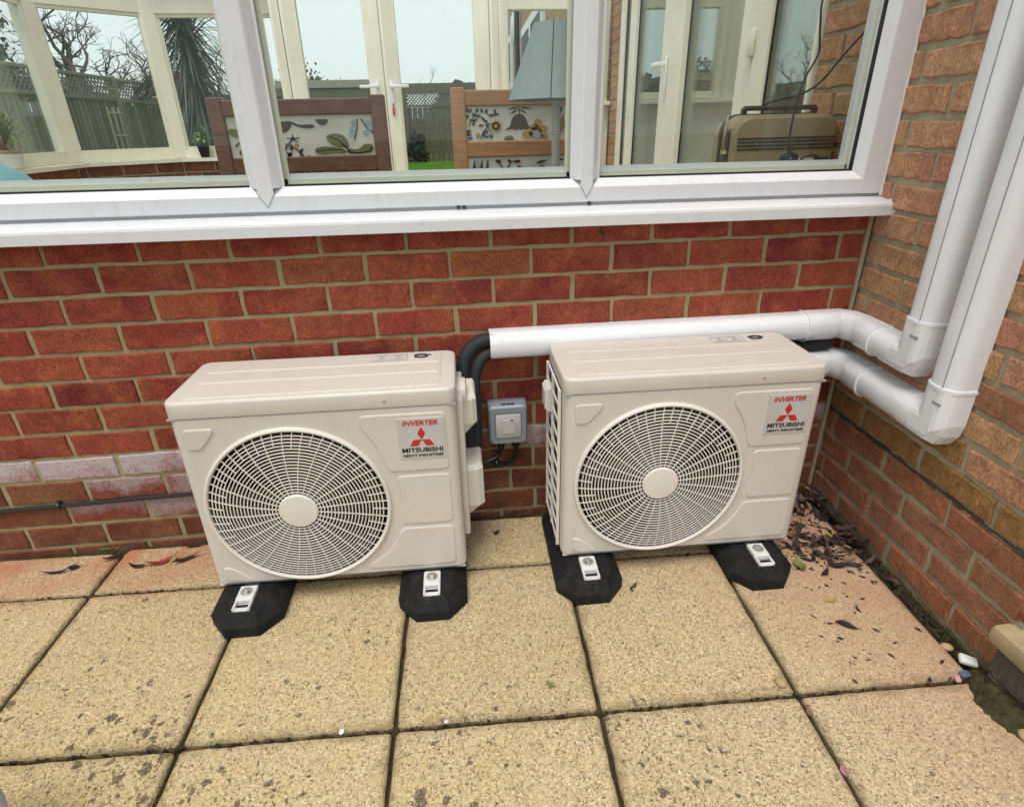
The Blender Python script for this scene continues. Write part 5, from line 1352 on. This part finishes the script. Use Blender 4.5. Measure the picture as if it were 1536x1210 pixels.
# ---- vegetation
def crown_mesh(n, rx, ry, rz, leaf, seed, flat=0.0, shell=0.35, clumps=26):
    rg = random.Random(seed); m = MB(); cs = []
    for k in range(clumps):
        v = Vector((rg.gauss(0,1), rg.gauss(0,1), rg.gauss(0,1))).normalized() * (rg.random() ** shell)
        cs.append((Vector((v.x*rx, v.y*ry, v.z*rz)), rg.uniform(.15,.34)))
    for k in range(n):
        c, s = rg.choice(cs); p = c + Vector((rg.gauss(0,1)*rx, rg.gauss(0,1)*ry, rg.gauss(0,1)*rz)) * s * 0.7
        e = Euler((rg.uniform(0,6.3), rg.uniform(0,6.3), rg.uniform(0,6.3))).to_matrix(); l = leaf*rg.uniform(.6,1.4)
        m.add([p + e @ Vector((-l*.4,0,0)), p + e @ Vector((0,-l*.1,l*.5)), p + e @ Vector((l*.7,0,0)), p + e @ Vector((0,l*.1,-l*.5))], [(0,1,2,3)])
    return m
def branchy(label, name, x, y, z, h, seed, spread=0.8, depth=5, r0=0.09, mat='bark', cat='tree', lean=(0,0,1)):
    rg = random.Random(seed); t = thing(name, label, cat, (x, y, z)); tm, bm__ = MB(), MB()
    def grow(p, d, l, r_, k):
        pts = [p]; dd = d.copy()
        for i in range(4):
            dd = (dd + Vector((rg.gauss(0,.18), rg.gauss(0,.18), rg.gauss(0.03,.12)))).normalized(); pts.append(pts[-1] + dd*l/4)
        (tm if k == 0 else bm__).tube(pts, [r_*(1-0.1*i) for i in range(5)], 5 if k < 3 else 3, caps=False)
        if k >= depth: return
        for i in range(rg.choice((2,3,3))):
            q = pts[rg.choice((2,3,4,4))]; nd = (dd + Vector((rg.gauss(0,spread), rg.gauss(0,spread), rg.gauss(0.1,spread*.6)))).normalized()
            grow(q, nd, l*rg.uniform(.55,.8), r_*0.62, k+1)
    grow(Vector((0,0,-0.02)), Vector(lean).normalized(), h*0.38, r0, 0)
    tm.obj('trunk', M[mat], t); bm__.obj('branches', M[mat], t); return t
branchy('bare knotty tree leaning over the boundary fence, larger one', 'bare_tree', -7.0, 10.6, 0.2, 3.5, 12, 0.75, 7, 0.12, lean=(0.1,0.1,1))
branchy('bare thin twiggy tree behind the fence, next to the palm', 'bare_tree', -6.75, 11.9, 0.2, 4.2, 23, 0.7, 7, 0.10)
branchy('bare spreading tree beyond the fence, left of the knotty one', 'bare_tree', -7.15, 9.4, 0.2, 3.3, 31, 0.85, 7, 0.09)
branchy('small bare sapling above the far fence', 'bare_tree', -1.0, 16.5, 0.0, 2.9, 5, 0.5, 4, 0.03)
def tree(name, label, x, y, z, h, rx, ry, rz, mat, n, leaf, seed, cat='tree', clumps=26, shell=0.4):
    t = thing(name, label, cat, (x, y, z))
    MB().tube([(0,0,-0.02),(0.03,0.02,h*0.5),(0.0,0.03,h)], [0.10,0.08,0.05], 8).obj('trunk', M['bark'], t)
    o = crown_mesh(n, rx, ry, rz, leaf, seed, clumps=clumps, shell=shell).obj('crown', M[mat], t, (0,0,h), fix=False); return t
tree('conifer', 'dark green conifer rising behind the fence at the far left', -7.85, 8.7, 0.0, 2.7, 0.60, 0.7, 1.5, 'conifer', 9000, 0.06, 3)
tree('red_shrub', 'red leaved shrub above the lattice beside the palm', -6.6, 12.6, 0.0, 2.10, 0.45, 0.55, 0.32, 'blossom', 900, 0.07, 4, 'shrub')
tree('green_bush', 'green bush behind the fence below the bare trees', -7.0, 7.9, 0.0, 1.75, 0.4, 0.6, 0.38, 'hedge', 2500, 0.045, 6, 'bush')
tree('green_bush', 'low green bush against the far fence behind the lawn', -1.75, 14.5, 0.36, 0.30, 0.3, 0.2, 0.30, 'conifer', 900, 0.08, 16, 'bush')
tree('tall_hedge', 'round leafy hedge top beyond the far fence, mirrored in the patio door', -5.2, 17.6, 0.0, 1.7, 1.3, 0.8, 0.9, 'hedge', 5000, 0.07, 8, 'hedge')
def palm(x, y, z, h):
    t = thing('cordyline_palm', 'dark cordyline palm with drooping fronds outside the bay window', 'palm', (x, y, z))
    MB().tube([(0,0,-0.02),(0.02,0,h*0.5),(0,0.02,h)], [0.10,0.085,0.075], 10).obj('trunk', M['bark'], t)
    rg = random.Random(4); m = MB()
    for k in range(640):
        a = rg.uniform(0, 6.28); e = rg.uniform(-1.4, 1.2); L = rg.uniform(.45, .8)
        d = Vector((math.cos(a)*math.cos(e), math.sin(a)*math.cos(e), math.sin(e))); s = Vector((-math.sin(a), math.cos(a), 0))*rg.uniform(.009,.017)
        b0_ = Vector((0,0,h - rg.uniform(0, 0.75) + 0.25*e)); droop = rg.uniform(.1,.5)
        vs = []; fs = []
        for i in range(5):
            u = i/4; p = b0_ + d*L*u + Vector((0,0,-droop*L*u*u)); w = (1-u*u)*1.0 + 0.03
            vs += [p - s*w, p + s*w]
        for i in range(4): fs.append((2*i,2*i+1,2*i+3,2*i+2))
        m.add(vs, fs, 0, True)
    m.obj('crown', M['palm'], t, fix=False); return t
palm(-3.70, 5.6, 0.2, 2.20)
# neighbour's house beyond the fence with an aerial
nh = thing('neighbour_house', 'low brown roofed house with an aerial beyond the boundary fence', 'house', (-12.5, 13.0, 0))
MB().box((-2.2,-2.0,0),(1.6,2.0,2.0)).obj('wall', M['far_brick'], nh)
MB().prism([(-2.4,2.0),(1.8,2.0),(0.6,2.75),(-1.2,2.75)], -2.2, 2.2, 'xz').obj('roof', M['rooftile'], nh)
ae = MB().tube([(-0.3,0,2.7),(-0.3,0,4.1)], 0.02, 6).tube([(-0.9,-0.5,4.05),(0.5,0.7,4.05)], 0.014, 5)
for k in range(7): q = k/6; ae.tube([(-0.9+1.4*q-0.12,-0.5+1.2*q+0.14,4.06),(-0.9+1.4*q+0.12,-0.5+1.2*q-0.14,4.06)], 0.008, 4)
ae.obj('aerial', M['metal_dark'], nh)
# distant hedge line all round
hg = MB(); rg = random.Random(77)
for k in range(14000):
    a = rg.uniform(-0.9, 0.35); d_ = rg.uniform(38, 46); p = Vector((d_*math.sin(a)-1.2, d_*math.cos(a), 0.3 + rg.random()**1.5*2.2*(1+0.4*math.sin(a*23)+0.25*math.sin(a*61))))
    e = Euler((rg.uniform(0,6.3), rg.uniform(0,6.3), 0)).to_matrix(); l = rg.uniform(.15,.4)
    hg.add([p + e @ Vector((-l,0,0)), p + e @ Vector((0,0,l)), p + e @ Vector((l,0,0)), p + e @ Vector((0,0,-l))], [(0,1,2,3)])
tag(hg.obj('treeline', M['hedge'], fix=False), 'distant line of trees beyond the gardens', 'treeline', kind='stuff')

# ================================================================== leaves and litter on the paving
def leaf_mesh(L, Wd, curl, twist, mat, seed, cup=0.3):
    rg = random.Random(seed); n = 7; m = MB(); vs = []
    for i in range(n):
        u = i/(n-1); w = Wd*math.sin(math.pi*min(1, u*0.96+0.03))**0.8*(1-0.25*u) + 0.0004
        x = (u-0.5)*L; z = curl*L*(2*u-1)**2*(0.7+0.6*rg.random()) + 0.002; y = 0.12*L*math.sin(u*3+seed)
        tw = twist*(u-0.5); c, s = math.cos(tw), math.sin(tw)
        vs += [(x, y-w*c, z-w*s+cup*w), (x, y, z), (x, y+w*c, z+w*s+cup*w)]
    fs = []
    for i in range(n-1):
        for j in range(2): fs.append((3*i+j, 3*i+j+1, 3*i+j+4, 3*i+j+3))
    m.add(vs, fs, 0, True)
    zmin = min(v.z for v in m.v)
    for v in m.v: v.z -= zmin
    # stalk
    m.tube([m.v[-2], m.v[-2] + Vector((L*0.12, 0.02*L, 0.001)), m.v[-2] + Vector((L*0.22, 0.06*L, 0))], 0.0007, 4)
    zmin = min(v.z for v in m.v)
    for v in m.v: v.z -= zmin
    return m.mesh('fallen_leaf', M[mat], False)
LV = {}
for mat in ('dead1','dead2','dead3'):
    LV[mat] = [leaf_mesh(random.uniform(.034,.058), random.uniform(.006,.0115), random.uniform(.05,.30), random.uniform(-1.6,1.6), mat, k, random.uniform(-.3,.7)) for k in range(6)]
def wallx(y): return SL*y
rg = random.Random(21)
nl = 0; tries = 0; crumbs = MB()
def heap_density(x, y):
    d = wallx(y) - x                     # distance from the house wall
    if d < 0.012: return 0
    if x < -0.36: return 0
    f = math.exp(-((d-0.03)/0.035)**2) * max(0, 1.1 + y*1.7)
    f += 0.9*math.exp(-(((x+0.135)/0.085)**2 + ((y+0.32)/0.085)**2)) + 0.8*math.exp(-(((x+0.10)/0.10)**2 + ((y+0.11)/0.10)**2))
    f += 0.35*math.exp(-(((x+0.19)/0.10)**2 + ((y+0.34)/0.06)**2))
    return min(f, 1)
while nl < 88 and tries < 60000:
    tries += 1
    x = rg.uniform(-0.36, -0.012); y = rg.uniform(-0.75, -0.02)
    if rg.random() > heap_density(x, y): continue
    # keep out of the unit's feet
    ax, ay = acR.location.x, acR.location.y; ca, sa = math.cos(-acR.rotation_euler.z), math.sin(-acR.rotation_euler.z)
    lx, ly = (x-ax)*ca-(y-ay)*sa, (x-ax)*sa+(y-ay)*ca
    if abs(lx-0.222) < 0.115 and -0.14 < ly < 0.32: continue
    mat = rg.choices(('dead1','dead2','dead3'), (0.66, 0.26, 0.08))[0]
    d = wallx(y) - x; gap = d < 0.075
    o = link('fallen_leaf', rg.choice(LV[mat]), None, (x, y, (0.003 if not gap else rg.uniform(-0.008,0.012)) + (rg.uniform(0,.014) if heap_density(x,y) > .7 else 0)), (rg.uniform(-.35,.35), rg.uniform(-.35,.35), rg.uniform(0,6.28)))
    s = rg.uniform(.6,1.25); o.scale = (s, s, s)
    zone = 'tucked in the gap along the house wall' if gap and y < -0.2 else ('in the deep corner where the two brick walls meet' if y > -0.19 else ('at the front edge of the corner heap' if y < -0.34 else ('in the heap close beside the corner unit' if x < -0.19 else 'in the middle of the corner heap')))
    tag(o, ('large ' if s > 1.1 else 'small ' if s < 0.75 else '') + {'dead1': 'near-black', 'dead2': 'brown', 'dead3': 'pale tan'}[mat] + ' dead leaf ' + zone, 'leaf', 'dead leaves heaped in the corner')
    nl += 1
for k in range(700):
    for _ in range(40):
        x = rg.uniform(-0.40, -0.014); y = rg.uniform(-0.80, -0.02)
        if rg.random() < heap_density(x, y)*0.8 + 0.03: break
    a = rg.uniform(0, 6.28); l = rg.uniform(.003,.012); w = l*rg.uniform(.15,.5); z = 0.002 if wallx(y)-x > 0.075 else -0.012 + rg.uniform(0,.01)
    c, s = math.cos(a), math.sin(a)
    crumbs.add([(x-c*l,y-s*l,z),(x+s*w,y-c*w,z+rg.uniform(0,.004)),(x+c*l,y+s*l,z+rg.uniform(0,.003)),(x-s*w,y+c*w,z+rg.uniform(0,.002))], [(0,1,2,3)])
for k in range(420):
    x = rg.uniform(-2.6, -0.1); y = rg.uniform(-1.1, -0.05); a = rg.uniform(0, 6.28); l = rg.uniform(.0015,.0045); w = l*rg.uniform(.2,.5); c, s = math.cos(a), math.sin(a); z = 0.0028
    crumbs.add([(x-c*l,y-s*l,z),(x+s*w,y-c*w,z),(x+c*l,y+s*l,z),(x-s*w,y+c*w,z)], [(0,1,2,3)])
tag(crumbs.obj('leaf_litter', M['dead1'], fix=False), 'dark crumbs of broken leaves strewn over the paving', 'litter', kind='stuff')
def oneleaf(label, mat, x, y, L, Wd, curl, tw, rz, seed, name='fallen_leaf', z=0.0025, tilt=(0,0)):
    o = link(name, leaf_mesh(L, Wd, curl, tw, mat, seed), None, (x, y, z), (tilt[0], tilt[1], rz)); return tag(o, label, 'leaf')
oneleaf('bright red dead leaf near the wall left of the units', 'leaf_red', -2.155, -0.105, 0.075, 0.011, 0.20, 0.6, 0.55, 40)
oneleaf('twisted black leaf left of the red leaf', 'dead1', -2.215, -0.110, 0.060, 0.008, 0.12, 1.4, -0.3, 41)
oneleaf('long dark brown leaf at the foot of the wall above the twisted leaf', 'dead1', -2.30, -0.048, 0.085, 0.012, 0.12, 0.5, 0.55, 42)
oneleaf('dark curved leaf between the red leaf and the left unit', 'dead1', -2.075, -0.105, 0.075, 0.009, 0.18, -0.8, 0.25, 43)
oneleaf('black leaf lying against the wall beside the left unit', 'dead1', -2.08, -0.045, 0.055, 0.009, 0.25, 0.8, 0.1, 44)
oneleaf('small yellow leaf standing beside the red leaf', 'leaf_yel', -2.118, -0.098, 0.030, 0.007, 0.3, 0.2, 1.3, 45, tilt=(0.5,-0.6))
oneleaf('black bent leaf with a thick head on the leftmost slab', 'dead1', -2.448, -0.108, 0.085, 0.006, 0.16, 1.0, 0.35, 46)
oneleaf('round black leaf end beside the black bent leaf', 'dead1', -2.405, -0.092, 0.034, 0.012, 0.10, 0.2, 0.0, 47)
oneleaf('yellow dead leaf lying in the dark heap by the house wall', 'leaf_yel', -0.115, -0.275, 0.050, 0.014, 0.12, 0.2, 0.0, 48, z=0.012)
oneleaf('green withered leaf against the right rubber foot', 'leaf_grn', -0.268, -0.385, 0.052, 0.019, 0.25, 0.4, 1.0, 49, z=0.004)
oneleaf('orange brown leaf behind the right rubber foot', 'dead3', -0.215, -0.255, 0.048, 0.014, 0.22, 0.5, 0.6, 50)
oneleaf('grey green leaf alone on the pink slab', 'dead1', -0.275, -0.612, 0.050, 0.012, 0.06, 0.3, -0.5, 51)
oneleaf('tan leaf stuck flat on the pink slab', 'leaf_yel', -0.262, -0.520, 0.034, 0.014, 0.02, 0.0, 0.3, 52, z=0.001)
oneleaf('brown curled leaf at the tip of the front foot of the corner unit', 'dead2', -0.776, -0.405, 0.034, 0.008, 0.35, 0.8, 0.9, 53, tilt=(0.5,0))
oneleaf('small olive leaf on the middle slab near the joint', 'leaf_grn', -1.052, -0.682, 0.026, 0.006, 0.1, 0.3, -0.9, 54)
oneleaf('black scrap of leaf on the slab between the two units', 'dead1', -1.128, -0.108, 0.026, 0.007, 0.15, 0.2, 0.5, 55)
oneleaf('large black leaf lowest in the heap by the house wall', 'dead1', -0.168, -0.405, 0.055, 0.013, 0.18, 0.5, -0.5, 56, z=0.004)
# weed at the foot of the wall
wd = thing('weed', 'small green weed growing at the foot of the wall on the left', 'weed', (-2.335, -0.022, 0.0)); wm_ = MB(); rg2 = random.Random(2)
for k in range(12):
    a = rg2.uniform(3.3, 6.1); d = Vector((math.cos(a), math.sin(a)*.5, .5)).normalized(); L = rg2.uniform(.02,.04); s = Vector((-d.y, d.x, 0)).normalized()*.005; b0_ = Vector((rg2.uniform(-.02,.02),0,0))
    wm_.add([b0_, b0_+d*L*.5-s, b0_+d*L, b0_+d*L*.5+s], [(0,1,2,3)])
wm_.obj('foliage', M['leaf_g'], wd, fix=False)
# bits dropped by the step
cp = thing('bottle_cap', 'white plastic cap lying by the stone step', 'cap', (-0.066, -0.752, 0.004)); cp.rotation_euler = (R(10), R(12), R(-25))
MB().box((-0.019,-0.012,0),(0.019,0.012,0.013),0.004,2).obj('shell', M['white_pl'], cp)
bp = MB().box((-0.010,-0.008,0.0),(0.010,0.008,0.010),0.003,2).obj('blue_scrap', M['blue_pl'], None, (-0.100,-0.785,0.002)); tag(bp, 'small blue plastic scrap beside the white cap', 'scrap')
def pebble(label, x, y, r_, mat, seed, name='pebble', z=0.0):
    rg = random.Random(seed); bm = bmesh.new(); bmesh.ops.create_icosphere(bm, subdivisions=2, radius=r_)
    for v in bm.verts: v.co = Vector((v.co.x*(1+rg.uniform(-.08,.08))*1.2, v.co.y*(1+rg.uniform(-.08,.08)), v.co.z*0.65))
    me = bpy.data.meshes.new(name); bm.to_mesh(me); bm.free(); me.materials.append(M[mat]); me.polygons.foreach_set('use_smooth', [True]*len(me.polygons))
    return tag(link(name, me, None, (x, y, z + r_*0.5), (0,0,rg.uniform(0,3))), label, 'pebble')
pebble('tan pebble at the crossing of the joints on the right', -0.529, -0.748, 0.012, 'pebble', 1)
pebble('round tan pebble in the mossy gap by the house wall', -0.070, -0.700, 0.012, 'pebble', 2, z=-0.01)
pebble('tan pebble at the right edge below the moss', -0.095, -0.935, 0.014, 'pebble', 3)
pebble('small white chip in the joint below the left unit', -1.522, -0.737, 0.006, 'white_pl', 4, 'white_chip', -0.004)
pebble('pale chip in the joint right of centre', -1.296, -0.743, 0.005, 'label', 5, 'white_chip', -0.003)
pt = link('petal', leaf_mesh(0.022, 0.007, 0.1, 0.2, 'pink', 61), None, (-0.122,-0.792,0.001), (0,0,0.4)); tag(pt, 'pale pink petal in the joint beside the blue scrap', 'petal')
pt = link('petal', leaf_mesh(0.022, 0.005, 0.1, 0.2, 'magenta', 62), None, (-0.510,-0.955,0.0), (0,0,1.2)); tag(pt, 'magenta petal in the joint at the bottom right', 'petal')
pt = link('petal', leaf_mesh(0.026, 0.006, 0.15, 0.2, 'dead3', 63), None, (-0.502,-0.825,0.0), (0,0,1.2)); tag(pt, 'orange leaf scrap in the joint below the tan pebble', 'petal')
# moss mound against the step
mo = MB(); rg = random.Random(6); nU, nV = 26, 14; vs = []; fs = []
for i in range(nU+1):
    for j in range(nV+1):
        u, v = i/nU, j/nV; y = -0.775 - 0.20*u; wv_ = 0.055*math.sin(math.pi*min(1,u*0.9+0.08))**0.6; x = -0.060 - wv_*(1-v)*1.3 + 0.02*v
        z = -0.012 + 0.040*math.sin(math.pi*(0.08+0.92*v)/1.15)*math.sin(math.pi*min(1,u*0.92+0.06))**0.5 + rg.uniform(-.004,.004)
        vs.append((x+rg.uniform(-.003,.003), y+rg.uniform(-.003,.003), z))
for i in range(nU):
    for j in range(nV): fs.append((i*(nV+1)+j, i*(nV+1)+j+1, (i+1)*(nV+1)+j+1, (i+1)*(nV+1)+j))
mo.add(vs, fs, 0, True); tag(mo.obj('moss', M['moss']), 'dark moss and dirt mounded in the corner by the stone step', 'moss', kind='stuff')
# soil in the gap by the house wall, moss tufts in the joints
so2 = MB(); rg = random.Random(16)
for k in range(1900):
    if k < 900: y = rg.uniform(-0.80, -0.02); x = wallx(y) - rg.uniform(0.004, 0.07); z = -0.015 + rg.uniform(0,.007)
    elif k < 1900:
        j = rg.choice((0, 1, -1)); p = ORG + E1*rg.uniform(-1.7, 0.85) + E2*(j*PY + rg.uniform(-.004,.004)); x, y = p.x, p.y; z = -0.011 + rg.uniform(0,.006)
    else:
        i = rg.choice((-3,-2,-1,0,1)); p = ORG + E2*rg.uniform(-0.6,0.7) + E1*(i*PX + rg.uniform(-.004,.004)); x, y = p.x, p.y; z = -0.011 + rg.uniform(0,.006)
    e = Euler((rg.uniform(0,6.3), rg.uniform(0,6.3), rg.uniform(0,6.3))).to_matrix(); l = rg.uniform(.0015,.004)
    P4 = [Vector((x,y,z)) + e @ Vector(q)*l for q in ((1,1,1),(-1,-1,1),(-1,1,-1),(1,-1,-1))]
    so2.add(P4, [(0,1,2),(0,3,1),(0,2,3),(1,3,2)])
tag(so2.obj('joint_grit', M['soil'], fix=False), 'grit and dirt lying in the open joints of the paving', 'grit', kind='stuff')
# grey tub standing in for an unidentified thing at the bottom left
gt = thing('grey_shape', 'rounded grey tub standing in for an unidentified thing at the bottom left corner', 'tub', (-2.130, -1.055, 0.003))
MB().lathe([(0.13,0.0),(0.15,0.01),(0.168,0.19),(0.176,0.20),(0.169,0.208),(0.152,0.205),(0.14,0.03),(0.0,0.025)], 40).obj('shell', M['greyshape'], gt)
